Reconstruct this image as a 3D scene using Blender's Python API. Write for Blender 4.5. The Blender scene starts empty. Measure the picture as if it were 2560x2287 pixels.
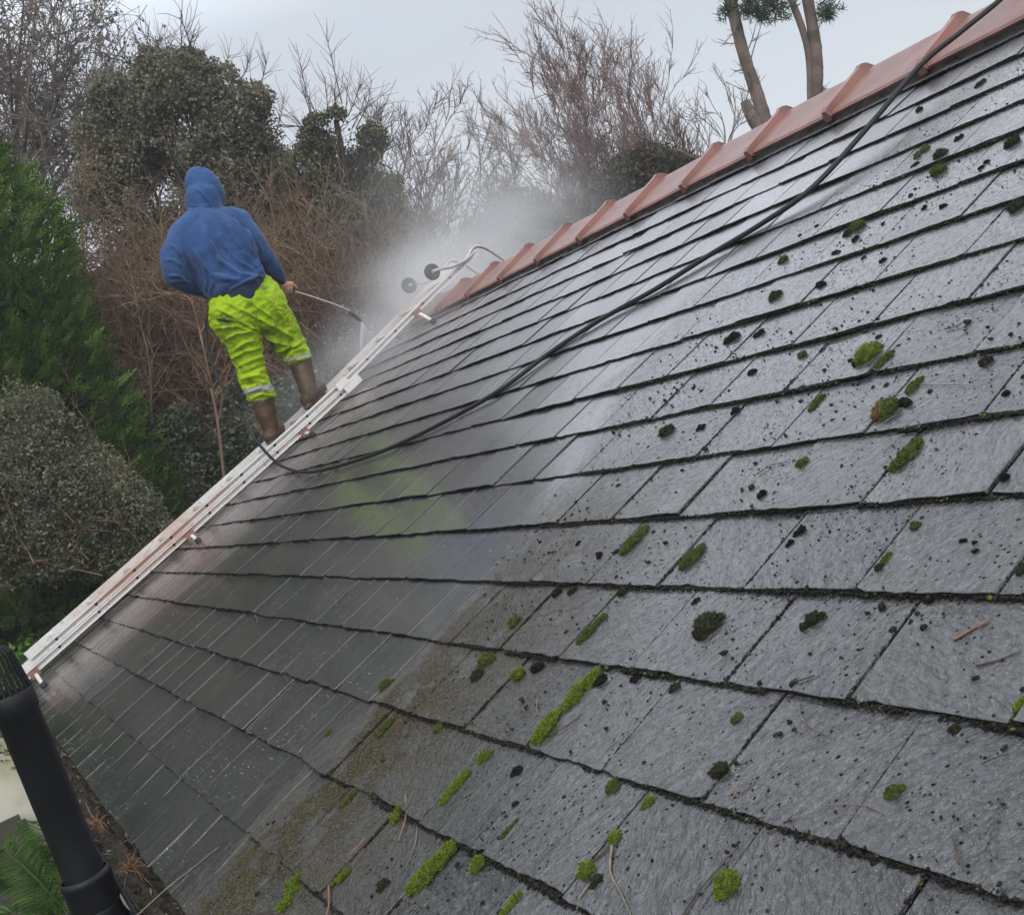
import bpy, bmesh, math, random
import numpy as np
from mathutils import Vector, Matrix

sc = bpy.context.scene
COL = sc.collection
rng = np.random.default_rng(11)

# ------------------------------------------------------------------ camera
# The roof plane is the frame of reference: u runs along the eaves, v up the slope, n off the slates.
PITCH = math.radians(22.0)
CP, SP = math.cos(PITCH), math.sin(PITCH)
RC = np.array([[0.45649888, 0.63529622, -0.62290247],
               [-0.08433749, -0.66605742, -0.7411172],
               [-0.88571777, 0.3908532, -0.25047517]])      # roof axes -> camera (x right, y down, z ahead)
CAM = np.array([2.6652954, 0.14174453, 0.86516988])          # camera in roof coordinates
F, CX, CY = 2830.34, 1280.0, 1143.5
GAUGE, SLATE_W = 0.193, 0.249
RIDGE_V = 3.62


def W(p):
    """roof coordinates (..., 3) -> world"""
    p = np.asarray(p, float)
    return np.stack([p[..., 0], p[..., 1] * CP - p[..., 2] * SP, p[..., 1] * SP + p[..., 2] * CP], -1)


def ray(px, py):
    return RC.T @ np.array([(px - CX) / F, (py - CY) / F, 1.0])


def on_n(px, py, n=0.0):
    d = ray(px, py)
    return CAM + d * (n - CAM[2]) / d[2]


def on_u(px, py, u):
    d = ray(px, py)
    return CAM + d * (u - CAM[0]) / d[0]


def wu(px, py, u):
    return W(on_u(px, py, u))


def at(px, py, dist):
    d = ray(px, py)
    return W(CAM + d / np.linalg.norm(d) * dist)


ROTX = np.array([[1, 0, 0], [0, CP, -SP], [0, SP, CP]])
cam_d = bpy.data.cameras.new('camera')
cam_d.sensor_width = 36.0
cam_d.sensor_fit = 'HORIZONTAL'
cam_d.lens = F / 2560 * 36.0
cam_d.clip_start, cam_d.clip_end = 0.05, 2000
cam = bpy.data.objects.new('camera', cam_d)
COL.objects.link(cam)
M = np.eye(4)
M[:3, 0] = ROTX @ RC[0]
M[:3, 1] = -(ROTX @ RC[1])
M[:3, 2] = -(ROTX @ RC[2])
M[:3, 3] = W(CAM)
cam.matrix_world = Matrix(M.tolist())
sc.camera = cam

# ------------------------------------------------------------------ sky, sun, exposure
SUN_EL, SUN_AZ = math.radians(42), math.radians(-30)
world = bpy.data.worlds.new('World')
sc.world = world
world.use_nodes = True
nt = world.node_tree
nt.nodes.clear()
o = nt.nodes.new('ShaderNodeOutputWorld')
add = nt.nodes.new('ShaderNodeAddShader')
bg1 = nt.nodes.new('ShaderNodeBackground')
bg2 = nt.nodes.new('ShaderNodeBackground')
sky = nt.nodes.new('ShaderNodeTexSky')
sky.sky_type = 'NISHITA'
sky.sun_disc = False
sky.sun_elevation = SUN_EL
sky.sun_rotation = math.radians(90) - SUN_AZ
hs = nt.nodes.new('ShaderNodeHueSaturation')
hs.inputs['Saturation'].default_value = 0.35
nt.links.new(sky.outputs[0], hs.inputs['Color'])
nt.links.new(hs.outputs[0], bg1.inputs['Color'])
bg1.inputs['Strength'].default_value = 0.05
# the overcast: a cloud layer brighter overhead than at the horizon, with soft broad mottling
tc = nt.nodes.new('ShaderNodeTexCoord')
sep = nt.nodes.new('ShaderNodeSeparateXYZ')
nt.links.new(tc.outputs['Generated'], sep.inputs[0])
ramp = nt.nodes.new('ShaderNodeValToRGB')
ramp.color_ramp.elements[0].position = 0.0
ramp.color_ramp.elements[0].color = (0.40, 0.41, 0.44, 1)
ramp.color_ramp.elements[1].position = 1.0
ramp.color_ramp.elements[1].color = (.84, .87, .92, 1)
for z_, k_ in ((.25, .43), (.315, .50), (.36, .80), (.41, 1.6), (.52, 1.85), (.64, 1.1)):
    ramp.color_ramp.elements.new(z_).color = (k_ * .955, k_, k_ * 1.075, 1)
nt.links.new(sep.outputs['Z'], ramp.inputs[0])
cn = nt.nodes.new('ShaderNodeTexNoise')
cn.inputs['Scale'].default_value = 2.2
cn.inputs['Detail'].default_value = 3
nt.links.new(tc.outputs['Generated'], cn.inputs['Vector'])
cr = nt.nodes.new('ShaderNodeValToRGB')
cr.color_ramp.elements[0].position = 0.3
cr.color_ramp.elements[0].color = (0.88, 0.96, 0.99, 1)
cr.color_ramp.elements[1].position = 0.7
cr.color_ramp.elements[1].color = (1.1, 1.06, 1.08, 1)
nt.links.new(cn.outputs['Fac'], cr.inputs[0])
mx = nt.nodes.new('ShaderNodeMix')
mx.data_type = 'RGBA'
mx.blend_type = 'MULTIPLY'
mx.inputs['Factor'].default_value = 1.0
nt.links.new(ramp.outputs[0], mx.inputs['A'])
nt.links.new(cr.outputs[0], mx.inputs['B'])
nt.links.new(mx.outputs['Result'], bg2.inputs['Color'])
bg2.inputs['Strength'].default_value = 1.0
nt.links.new(bg1.outputs[0], add.inputs[0])
nt.links.new(bg2.outputs[0], add.inputs[1])
nt.links.new(add.outputs[0], o.inputs[0])

sun_d = bpy.data.lights.new('sun', 'SUN')
sun_d.energy = 1.5
sun_d.angle = math.radians(40)
sun_d.color = (1.0, 0.97, 0.93)
sun = bpy.data.objects.new('sun', sun_d)
COL.objects.link(sun)
sdir = Vector((math.cos(SUN_EL) * math.cos(SUN_AZ), math.cos(SUN_EL) * math.sin(SUN_AZ), math.sin(SUN_EL)))
sun.rotation_euler = sdir.to_track_quat('Z', 'Y').to_euler()
sun.location = (4, -6, 12)

sc.view_settings.view_transform = 'Standard'
sc.view_settings.look = 'None'
sc.view_settings.exposure = 0.0
sc.view_settings.gamma = 1.0
sc.cycles.use_denoising = True
sc.cycles.volume_step_rate = 1.5
sc.cycles.volume_bounces = 2
sc.cycles.max_bounces = 8
sc.cycles.transparent_max_bounces = 8


# ------------------------------------------------------------------ node helper and materials
class NT:
    def __init__(s, name):
        s.m = bpy.data.materials.new(name)
        s.m.use_nodes = True
        s.t = s.m.node_tree
        s.b = s.t.nodes['Principled BSDF']
        s.out = s.t.nodes['Material Output']

    def n(s, kind, **kw):
        nd = s.t.nodes.new('ShaderNode' + kind)
        for k, v in kw.items():
            setattr(nd, k, v)
        return nd

    def put(s, sock, v):
        if hasattr(v, 'node'):
            s.t.links.new(v, sock)
        elif isinstance(v, (tuple, list)):
            sock.default_value = tuple(v) + ((1,) if len(v) == 3 and sock.type == 'RGBA' else ())
        else:
            sock.default_value = v

    def math(s, op, a, b=0.0, c=0.0, clamp=False):
        nd = s.n('Math', operation=op, use_clamp=clamp)
        for i, v in enumerate((a, b, c)):
            s.put(nd.inputs[i], v)
        return nd.outputs[0]

    def vmath(s, op, a, b):
        nd = s.n('VectorMath', operation=op)
        s.put(nd.inputs[0], a)
        s.put(nd.inputs[1], b)
        return nd.outputs[0]

    def mix(s, f, a, b, mode='MIX'):
        nd = s.n('Mix', data_type='RGBA', blend_type=mode)
        s.put(nd.inputs['Factor'], f)
        s.put(nd.inputs['A'], a)
        s.put(nd.inputs['B'], b)
        return nd.outputs['Result']

    def fmix(s, f, a, b):
        nd = s.n('Mix', data_type='FLOAT')
        s.put(nd.inputs[0], f)
        s.put(nd.inputs[2], a)
        s.put(nd.inputs[3], b)
        return nd.outputs[0]

    def rng(s, v, a, b, c=0.0, d=1.0, smooth=True):
        nd = s.n('MapRange', interpolation_type='SMOOTHSTEP' if smooth else 'LINEAR')
        for i, x in enumerate((v, a, b, c, d)):
            s.put(nd.inputs[i], x)
        return nd.outputs[0]

    def noise(s, vec, scale, detail=3, rough=0.5, dist=0.0):
        nd = s.n('TexNoise')
        if vec is not None:
            s.put(nd.inputs['Vector'], vec)
        nd.inputs['Scale'].default_value = scale
        nd.inputs['Detail'].default_value = detail
        nd.inputs['Roughness'].default_value = rough
        nd.inputs['Distortion'].default_value = dist
        return nd.outputs['Fac']

    def voro(s, vec, scale, rand=1.0):
        nd = s.n('TexVoronoi')
        if vec is not None:
            s.put(nd.inputs['Vector'], vec)
        nd.inputs['Scale'].default_value = scale
        nd.inputs['Randomness'].default_value = rand
        return nd

    def obj(s):
        return s.n('TexCoord').outputs['Object']

    def attr(s, name):
        return s.n('Attribute', attribute_name=name)

    def bump(s, h, strength=0.3, dist=0.01):
        nd = s.n('Bump')
        s.put(nd.inputs['Height'], h)
        s.put(nd.inputs['Strength'], strength)
        nd.inputs['Distance'].default_value = dist
        s.t.links.new(nd.outputs[0], s.b.inputs['Normal'])

    def set(s, **kw):
        for k, v in kw.items():
            s.put(s.b.inputs[k.replace('_', ' ')], v)
        return s.m


def simple(name, c1, c2=None, scale=20, rough=0.5, metal=0.0, bump=0.0, bscale=None, detail=4, lo=0.35, hi=0.65, spec=0.5):
    t = NT(name)
    P = t.obj()
    if c2 is not None:
        t.set(Base_Color=t.mix(t.rng(t.noise(P, scale, detail), lo, hi), c1, c2))
    else:
        t.set(Base_Color=c1)
    t.set(Roughness=rough, Metallic=metal)
    t.b.inputs['Specular IOR Level'].default_value = spec
    if bump:
        t.bump(t.noise(P, bscale or scale * 3, 5, 0.6), bump)
    return t.m


def foliage(name, cols, rough=0.45, scale=1.2, trans=0.42, spec=0.4):
    """leaf colours: each leaf carries its own random number; broad patches of paler or browner growth as well"""
    t = NT(name)
    a = t.attr('rnd').outputs['Fac']
    r = t.n('ValToRGB')
    r.color_ramp.elements[0].color = tuple(cols[0]) + (1,)
    r.color_ramp.elements[1].color = tuple(cols[-1]) + (1,)
    for i, c in enumerate(cols[1:-1]):
        r.color_ramp.elements.new((i + 1) / (len(cols) - 1)).color = tuple(c) + (1,)
    nz = t.noise(t.obj(), scale, 2)
    f = t.math('ADD', t.math('MULTIPLY', a, 0.72), t.math('MULTIPLY', t.math('SUBTRACT', nz, 0.36), 0.95), clamp=True)
    t.put(r.inputs[0], f)
    t.set(Base_Color=r.outputs[0], Roughness=rough)
    t.b.inputs['Specular IOR Level'].default_value = spec
    if trans:
        tr = t.n('BsdfTranslucent')
        t.put(tr.inputs['Color'], r.outputs[0])
        ms = t.n('MixShader')
        ms.inputs[0].default_value = trans
        t.t.links.new(t.b.outputs[0], ms.inputs[1])
        t.t.links.new(tr.outputs[0], ms.inputs[2])
        t.t.links.new(ms.outputs[0], t.out.inputs[0])
    return t.m


def slate_material():
    t = NT('wet slate')
    P = t.obj()
    R = t.attr('srand').outputs['Vector']
    s = t.n('SeparateXYZ')
    t.put(s.inputs[0], P)
    u, v = s.outputs[0], s.outputs[1]
    sr = t.n('SeparateXYZ')
    t.put(sr.inputs[0], R)
    r0, r1, r2 = sr.outputs
    Q = t.vmath('ADD', P, t.vmath('MULTIPLY', R, (9.0, 7.0, 3.0)))
    # where the lance has been: everything left of a line that runs up the slope
    edge = t.n('FloatCurve')
    cv = edge.mapping.curves[0]
    pts = [(0, .50), (.3, .50), (.36, .47), (.46, .34), (.55, .33), (.61, .42), (.67, .53), (.75, .58), (1, .62)]
    cv.points[0].location = pts[0]
    cv.points[1].location = pts[-1]
    for q in pts[1:-1]:
        cv.points.new(*q)
    edge.mapping.update()
    t.put(edge.inputs['Value'], t.math('DIVIDE', v, 4.0))
    b = t.math('MULTIPLY_ADD', edge.outputs[0], 2.0, -0.82)
    wob = t.math('MULTIPLY', t.math('SUBTRACT', t.noise(t.vmath('MULTIPLY', P, (1.0, .45, 1.0)), 9, 6, 0.7), 0.5), 0.46)
    clean = t.rng(t.math('ADD', t.math('SUBTRACT', b, u), wob), -0.10, 0.10)
    strk = t.vmath('MULTIPLY', P, (1.0, 0.035, 1.0))
    streak = t.noise(strk, 75, 4, 0.65)
    streak_b = t.noise(strk, 24, 3, 0.6)
    fine = t.noise(Q, 420, 2, 0.6)
    gran = t.noise(Q, 130, 4, 0.7)
    broad = t.noise(Q, 6, 3)
    # colours
    c_clean = t.mix(t.rng(broad, .3, .7), (.013, .0120, .0115), (.028, .0262, .025))
    c_clean = t.mix(t.math('MULTIPLY', r0, 0.5), c_clean, (.030, .026, .028))
    c_clean = t.mix(t.math('MULTIPLY', t.rng(fine, .60, .75), .30), c_clean, (.11, .11, .115))
    c_clean = t.mix(t.math('MULTIPLY', t.rng(streak, .50, .66), .75), c_clean, (.058, .057, .055))
    c_clean = t.mix(t.math('MULTIPLY', t.rng(t.noise(Q, 240, 3, .7), .57, .66), .7), c_clean, (.15, .15, .145))
    spk = t.math('MULTIPLY', t.rng(t.voro(Q, 150).outputs['Distance'], .30, .16), t.rng(t.noise(Q, 60, 3, .6), .46, .60))
    spk = t.math('MULTIPLY', spk, t.rng(v, 2.2, 1.2))
    c_clean = t.mix(t.math('MULTIPLY', spk, .8), c_clean, (.17, .17, .16))
    pink = t.math('MULTIPLY', t.rng(u, -2.75, -3.3), t.rng(streak_b, .40, .62))
    c_clean = t.mix(t.math('MULTIPLY', pink, 0.85), c_clean, (.17, .115, .11))
    c_dirty = t.mix(t.rng(broad, .3, .7), (.018, .019, .022), (.038, .039, .041))
    c_dirty = t.mix(t.math('MULTIPLY', r0, .6), c_dirty, (.060, .057, .056))
    lich = t.math('MULTIPLY', t.rng(gran, .52, .66), .65)
    c_dirty = t.mix(lich, c_dirty, (.12, .116, .105))
    algae = t.math('MULTIPLY', t.rng(v, 1.7, .45), t.rng(u, 1.15, .35))
    algae = t.math('MULTIPLY', algae, t.rng(t.noise(P, 9, 5, .65), .28, .52))
    al_c = t.mix(t.rng(t.noise(Q, 260, 3, .7), .48, .60), (.020, .0155, .007), (.125, .102, .056))
    c_dirty = t.mix(t.math('MULTIPLY', algae, .95), c_dirty, al_c)
    dots = t.rng(t.math('ADD', t.voro(Q, 70).outputs['Distance'], t.math('MULTIPLY', t.math('SUBTRACT', fine, .5), .35)), .24, .12)
    dots = t.math('MULTIPLY', dots, t.rng(t.noise(P, 5.5, 4, .6), .38, .55))
    c_dirty = t.mix(dots, c_dirty, (.013, .012, .010))
    flecks = t.rng(t.voro(Q, 95).outputs['Distance'], .13, .07)
    flecks = t.math('MULTIPLY', flecks, t.rng(t.noise(P, 6.5, 3), .5, .6))
    c_dirty = t.mix(flecks, c_dirty, (.22, .215, .19))
    col = t.mix(clean, c_dirty, c_clean)
    # gloss
    r_cl = t.math('MULTIPLY_ADD', streak, .14, t.rng(v, 1.2, 2.4, .07, .17))
    r_cl = t.math('MULTIPLY_ADD', r1, .06, r_cl)
    wetp = t.rng(t.noise(P, 5, 4, .6), .40, .62)
    r_di = t.math('MULTIPLY_ADD', gran, .22, .05)
    r_di = t.math('MULTIPLY_ADD', wetp, .09, r_di)
    r_di = t.math('MULTIPLY_ADD', r1, .07, r_di)
    rough = t.fmix(clean, r_di, r_cl)
    grime = t.math('MULTIPLY', algae, t.math('SUBTRACT', 1.0, clean))
    rough = t.fmix(grime, t.math('ADD', rough, t.math('MULTIPLY', pink, .18)), .75)
    # riven face: wavy layers that run differently on each slate, plus water streaks where it is washed
    vr = t.n('VectorRotate', rotation_type='Z_AXIS')
    t.put(vr.inputs['Vector'], Q)
    t.put(vr.inputs['Angle'], t.math('MULTIPLY_ADD', r2, 2.8, -1.4))
    riven = t.noise(t.vmath('MULTIPLY', vr.outputs[0], (1.0, .42, 1.0)), 42, 5, .6, 1.2)
    rdg = t.math('ABSOLUTE', t.math('SUBTRACT', t.noise(t.vmath('MULTIPLY', vr.outputs[0], (1.0, .40, 1.0)), 20, 4, .55, 1.9), .5))
    rdg = t.rng(rdg, .0, .06)
    h_di = t.math('ADD', t.math('MULTIPLY', riven, 1.0), t.math('MULTIPLY', gran, .40))
    h_di = t.math('ADD', h_di, t.math('MULTIPLY', rdg, .12))
    h_di = t.math('ADD', h_di, t.math('MULTIPLY', t.noise(t.vmath('MULTIPLY', vr.outputs[0], (1.0, .6, 1.0)), 13, 3, .5, .8), 2.0))
    h_cl = t.math('ADD', t.math('MULTIPLY', streak, .95), t.math('MULTIPLY', riven, .40))
    h_cl = t.math('ADD', h_cl, t.math('MULTIPLY', gran, .40))
    hh = t.fmix(clean, h_di, h_cl)
    t.bump(hh, t.fmix(clean, t.rng(v, 1.0, 2.4, .95, .60), t.rng(v, 1.2, 2.2, .42, .50)), .0095)
    t.set(Base_Color=col, Roughness=rough)
    t.b.inputs['IOR'].default_value = 1.75
    # dull pits and bare high spots break the wet sheen
    pit = t.math('MULTIPLY', t.rng(t.noise(t.vmath('MULTIPLY', vr.outputs[0], (1.0, .45, 1.0)), 120, 5, .75, .5), .34, .60), t.rng(t.noise(Q, 330, 2, .6), .28, .56, .5, 1.0))
    sheen = t.fmix(clean, t.math('MULTIPLY_ADD', pit, .55, .42), t.math('MULTIPLY_ADD', pit, .35, .66))
    sheen = t.math('MULTIPLY', sheen, t.math('SUBTRACT', 1.0, t.math('MULTIPLY', t.math('MAXIMUM', dots, t.math('MULTIPLY', grime, .85)), t.math('SUBTRACT', 1.0, clean))))
    t.put(t.b.inputs['Coat Weight'], t.math('MULTIPLY', t.math('MULTIPLY_ADD', clean, .15, .85), sheen))
    t.put(t.b.inputs['Specular IOR Level'], t.math('MULTIPLY', sheen, .55))
    t.put(t.b.inputs['Coat Roughness'], t.math('MULTIPLY_ADD', rough, .8, .02))
    return t.m


MAT = {}
MAT['slate'] = slate_material()
MAT['slate_edge'] = simple('slate edges with shade and dirt', (.007, .007, .007), (.018, .018, .016), 60, .85, spec=.2)  # shade on the front edges is put into this black, along with dirt
MAT['black'] = simple('dark underlay', (.012, .012, .012), None, rough=.8)
MAT['render'] = simple('cream render', (.46, .43, .35), (.36, .34, .26), 3, .85, bump=.15, bscale=90)
MAT['old_render'] = simple('stained cream render', (.72, .69, .58), (.44, .42, .22), 2.2, .85, bump=.2, bscale=60, lo=.42, hi=.75)
MAT['patio'] = simple('cream paving', (.60, .57, .45), (.34, .33, .16), 3.5, .7, bump=.15, bscale=50)
MAT['soil'] = simple('dark garden soil', (.035, .04, .022), (.06, .05, .03), 3, .95, bump=.5, bscale=12)
MAT['pvc'] = simple('black gutter plastic', (.006, .0065, .008), (.011, .0115, .013), 14, .5, spec=.3, bump=.05, bscale=200)
MAT['clay'] = simple('terracotta', (.165, .076, .060), (.275, .135, .108), 5, .42, bump=.2, bscale=120, detail=8)
MAT['mortar'] = simple('dark wet mortar', (.03, .028, .026), (.06, .055, .05), 40, .8, bump=.4, bscale=90)
MAT['rubber'] = simple('black rubber', (.015, .015, .016), (.028, .027, .026), 60, .6)
MAT['hose'] = simple('wet black hose', (.0035, .0035, .004), (.006, .006, .007), 30, .6)
MAT['steel'] = simple('stainless tube', (.55, .53, .50), (.42, .40, .38), 60, .35, metal=.85)
MAT['twig'] = simple('wet twig', (.035, .022, .014), (.075, .05, .032), 60, .6)
MAT['needle_brown'] = simple('brown pine needle', (.15, .068, .032), (.21, .105, .055), 60, .55)
MAT['needle_pale'] = simple('pale dry stem', (.21, .18, .13), (.13, .105, .07), 60, .55)
MAT['bark'] = simple('pinkish brown bark', (.20, .150, .125), (.11, .085, .07), 7, .85, bump=.6, bscale=16)
MAT['bark_dark'] = simple('dark bark', (.075, .058, .046), (.045, .037, .03), 14, .85, bump=.4, bscale=20)
MAT['skin'] = simple('skin', (.50, .27, .19), (.42, .20, .14), 30, .5)


def alu():
    t = NT('weathered aluminium')
    P = t.obj()
    dirt = t.rng(t.noise(t.vmath('MULTIPLY', P, (1, .35, 1)), 3.2, 5, .65), .44, .66)
    col = t.mix(dirt, (.74, .72, .69), (.60, .42, .345))
    col = t.mix(t.math('MULTIPLY', t.rng(t.noise(P, 38, 4, .7), .55, .72), .6), col, (.24, .20, .175))
    t.set(Base_Color=col, Metallic=.12, Roughness=.42)
    t.bump(t.noise(P, 160, 3), .06)
    return t.m


MAT['alu'] = alu()


def cloth(name, cols, dirt=None, dscale=5, dlo=.52, dhi=.68, weave=500, bump=.12, rough=.85, sheen=.15, amt=.8):
    t = NT(name)
    P = t.obj()
    c = t.mix(t.rng(t.noise(P, 4.5, 4, .6), .35, .65), cols[0], cols[1])
    if dirt:
        c = t.mix(t.math('MULTIPLY', t.rng(t.noise(P, dscale, 5, .65), dlo, dhi), amt), c, dirt)
    t.set(Base_Color=c, Roughness=rough)
    t.b.inputs['Sheen Weight'].default_value = sheen
    t.b.inputs['Specular IOR Level'].default_value = .25
    h = t.math('ADD', t.noise(P, weave, 2), t.math('MULTIPLY', t.noise(P, 34, 4, .6, .6), 2.2))
    t.bump(h, bump, .02)
    return t.m


MAT['hoodie'] = cloth('blue fleece', [(.029, .082, .22), (.020, .058, .16)], (.012, .022, .050), 3.0, .45, .70)
MAT['rib'] = cloth('dark blue rib knit', [(.022, .042, .095), (.016, .032, .075)])
MAT['hivis'] = cloth('hi-vis yellow cloth', [(.36, .52, .009), (.29, .45, .007)], (.040, .085, .018), 7.5, .52, .68, bump=.40, sheen=0, rough=.6)
MAT['band'] = cloth('grey reflective band', [(.30, .30, .25), (.20, .21, .16)], (.09, .09, .06), 20)
MAT['cuff'] = cloth('grimy trouser cuff', [(.11, .11, .06), (.05, .055, .035)], (.25, .22, .18), 25)
MAT['boot'] = cloth('muddy brown rubber boot', [(.080, .043, .021), (.050, .028, .015)], (.14, .092, .06), 7, .5, .75, bump=.08, rough=.45, sheen=0)
MAT['boot_sole'] = simple('muddy boot sole', (.055, .035, .024), (.085, .06, .04), 30, .7)


def moss_mat(name, cols, tip=None):
    t = NT(name)
    a = t.attr('rnd').outputs['Fac']
    r = t.n('ValToRGB')
    r.color_ramp.elements[0].color = tuple(cols[0]) + (1,)
    r.color_ramp.elements[1].color = tuple(cols[-1]) + (1,)
    for i, c in enumerate(cols[1:-1]):
        r.color_ramp.elements.new((i + 1) / (len(cols) - 1)).color = tuple(c) + (1,)
    t.put(r.inputs[0], a)
    t.set(Base_Color=r.outputs[0], Roughness=.75)
    t.b.inputs['Specular IOR Level'].default_value = .25
    return t.m


MAT['moss_bright'] = moss_mat('bright moss', [(.016, .026, .003), (.055, .085, .005), (.115, .16, .009), (.20, .245, .018)])
MAT['moss_mid'] = moss_mat('mid moss', [(.018, .026, .006), (.05, .07, .010), (.095, .12, .018)])
MAT['moss_dark'] = moss_mat('dark moss', [(.008, .009, .004), (.018, .021, .008), (.040, .045, .014)])
MAT['moss_black'] = moss_mat('blackish moss crumb', [(.004, .004, .0035), (.008, .008, .006), (.017, .016, .012)])
MAT['moss_rust'] = moss_mat('rust tipped moss', [(.03, .035, .008), (.11, .055, .016), (.15, .085, .028), (.07, .095, .012)])


# ------------------------------------------------------------------ object helpers
def mesh_obj(name, V, Fs, mat, parent=None, smooth=False, attrs=None, mats=None, fmat=None):
    me = bpy.data.meshes.new(name)
    V = np.asarray(V, np.float32).reshape(-1, 3)
    if isinstance(Fs, np.ndarray):
        k = Fs.shape[1]
        me.vertices.add(len(V))
        me.vertices.foreach_set('co', V.ravel())
        me.loops.add(Fs.size)
        me.loops.foreach_set('vertex_index', Fs.astype(np.int32).ravel())
        me.polygons.add(len(Fs))
        me.polygons.foreach_set('loop_start', np.arange(0, Fs.size, k, dtype=np.int32))
        me.update(calc_edges=True)
    else:
        me.from_pydata(V.tolist(), [], [list(f) for f in Fs])
        me.update()
    for m in ([mat] if mat is not None else []) + list(mats or []):
        me.materials.append(m)
    if fmat is not None:
        me.polygons.foreach_set('material_index', np.asarray(fmat, np.int32))
    if smooth:
        me.polygons.foreach_set('use_smooth', np.ones(len(me.polygons), bool))
    for nm, (typ, dom, data) in (attrs or {}).items():
        a = me.attributes.new(nm, typ, dom)
        a.data.foreach_set('vector' if typ == 'FLOAT_VECTOR' else 'value', np.asarray(data, np.float32).ravel())
    ob = bpy.data.objects.new(name, me)
    COL.objects.link(ob)
    if parent is not None:
        ob.parent = parent
    return ob


def tag(ob, label=None, cat=None, group=None, kind=None):
    for k, x in (('label', label), ('category', cat), ('group', group), ('kind', kind)):
        if x:
            ob[k] = x
    return ob


def empty(name, loc, label, cat, group=None, roof=False):
    ob = bpy.data.objects.new(name, None)
    COL.objects.link(ob)
    ob.empty_display_size = .1
    ob.location = tuple(W(loc)) if roof else tuple(loc)
    if roof:
        ob.rotation_euler = (PITCH, 0, 0)
    return tag(ob, label, cat, group)


class MB:
    """collects faces for one mesh"""
    def __init__(s):
        s.v, s.f, s.m = [], [], []

    def add(s, V, Fs, mi=0):
        o = len(s.v)
        s.v += [tuple(map(float, p)) for p in V]
        s.f += [tuple(i + o for i in f) for f in Fs]
        s.m += [mi] * len(Fs)

    def box(s, lo, hi, mi=0):
        x0, y0, z0 = lo
        x1, y1, z1 = hi
        s.add([(x0, y0, z0), (x1, y0, z0), (x1, y1, z0), (x0, y1, z0), (x0, y0, z1), (x1, y0, z1), (x1, y1, z1), (x0, y1, z1)],
              [(0, 3, 2, 1), (4, 5, 6, 7), (0, 1, 5, 4), (1, 2, 6, 5), (2, 3, 7, 6), (3, 0, 4, 7)], mi)

    def prism(s, A, B, mi=0):
        """closed prism between two matching outlines"""
        k = len(A)
        s.add(list(A) + list(B), [tuple(range(k))[::-1], tuple(range(k, 2 * k))] +
              [(i, (i + 1) % k, k + (i + 1) % k, k + i) for i in range(k)], mi)

    def tube(s, pts, r, sides=8, caps=True, mi=0):
        pts = np.asarray(pts, float)
        K = len(pts)
        r = np.broadcast_to(np.asarray(r, float), (K,))
        T = np.gradient(pts, axis=0)
        T /= np.linalg.norm(T, axis=1, keepdims=True) + 1e-12
        a = np.array([0, 0, 1.0]) if abs(T[0][2]) < .9 else np.array([1.0, 0, 0])
        V = []
        for i in range(K):
            a = a - T[i] * (a @ T[i])
            a /= np.linalg.norm(a) + 1e-12
            b = np.cross(T[i], a)
            for j in range(sides):
                th = 2 * math.pi * j / sides
                V.append(pts[i] + r[i] * (math.cos(th) * a + math.sin(th) * b))
        Fs = [(i * sides + j, i * sides + (j + 1) % sides, (i + 1) * sides + (j + 1) % sides, (i + 1) * sides + j)
              for i in range(K - 1) for j in range(sides)]
        if caps:
            Fs += [tuple(range(sides))[::-1], tuple(range((K - 1) * sides, K * sides))]
        s.add(V, Fs, mi)

    def sweep(s, path, prof, mi=0):
        """path of (u,v,n) running up the slope; prof = outline of (du,dn)"""
        k = len(prof)
        V = [(p[0] + a, p[1], p[2] + b) for p in path for a, b in prof]
        n = len(path)
        Fs = [(i * k + j, (i + 1) * k + j, (i + 1) * k + (j + 1) % k, i * k + (j + 1) % k) for i in range(n - 1) for j in range(k)]
        Fs += [tuple(range(k)), tuple(range((n - 1) * k, n * k))[::-1]]
        s.add(V, Fs, mi)

    def build(s, name, mat, parent=None, smooth=False, origin=None, mats=None):
        V = np.array(s.v)
        if origin is not None:
            V = V - np.asarray(origin)
        ob = mesh_obj(name, V, s.f, mat, parent, smooth, mats=mats, fmat=s.m if mats else None)
        return ob


def catmull(P, per=8):
    P = np.asarray(P, float)
    Q = np.vstack([2 * P[0] - P[1], P, 2 * P[-1] - P[-2]])
    out = []
    for i in range(1, len(Q) - 2):
        for t in np.arange(per) / per:
            a, b, c, d = Q[i - 1], Q[i], Q[i + 1], Q[i + 2]
            out.append(.5 * (2 * b + (c - a) * t + (2 * a - 5 * b + 4 * c - d) * t ** 2 + (3 * b - a - 3 * c + d) * t ** 3))
    out.append(P[-1])
    return np.array(out)


def vnoise(P, scale, seed=0):
    """cheap smooth value noise, vectorised"""
    P = np.asarray(P, float) * scale + seed * 17.31
    i = np.floor(P).astype(np.int64)
    f = P - i
    f = f * f * (3 - 2 * f)
    out = 0
    for dx in (0, 1):
        for dy in (0, 1):
            for dz in (0, 1):
                h = (i[..., 0] + dx) * 374761393 + (i[..., 1] + dy) * 668265263 + (i[..., 2] + dz) * 2147483647 + seed * 9781
                h = (h ^ (h >> 13)) * 1274126177
                h = ((h ^ (h >> 16)) & 0xffff) / 65535.0
                w = (f[..., 0] if dx else 1 - f[..., 0]) * (f[..., 1] if dy else 1 - f[..., 1]) * (f[..., 2] if dz else 1 - f[..., 2])
                out = out + h * w
    return out


def fbm(P, scale, seed=0, octv=3):
    a, t, s = 0, 0, 1.0
    for k in range(octv):
        a = a + s * vnoise(P, scale * 2 ** k, seed + k)
        t += s
        s *= .5
    return a / t

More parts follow.
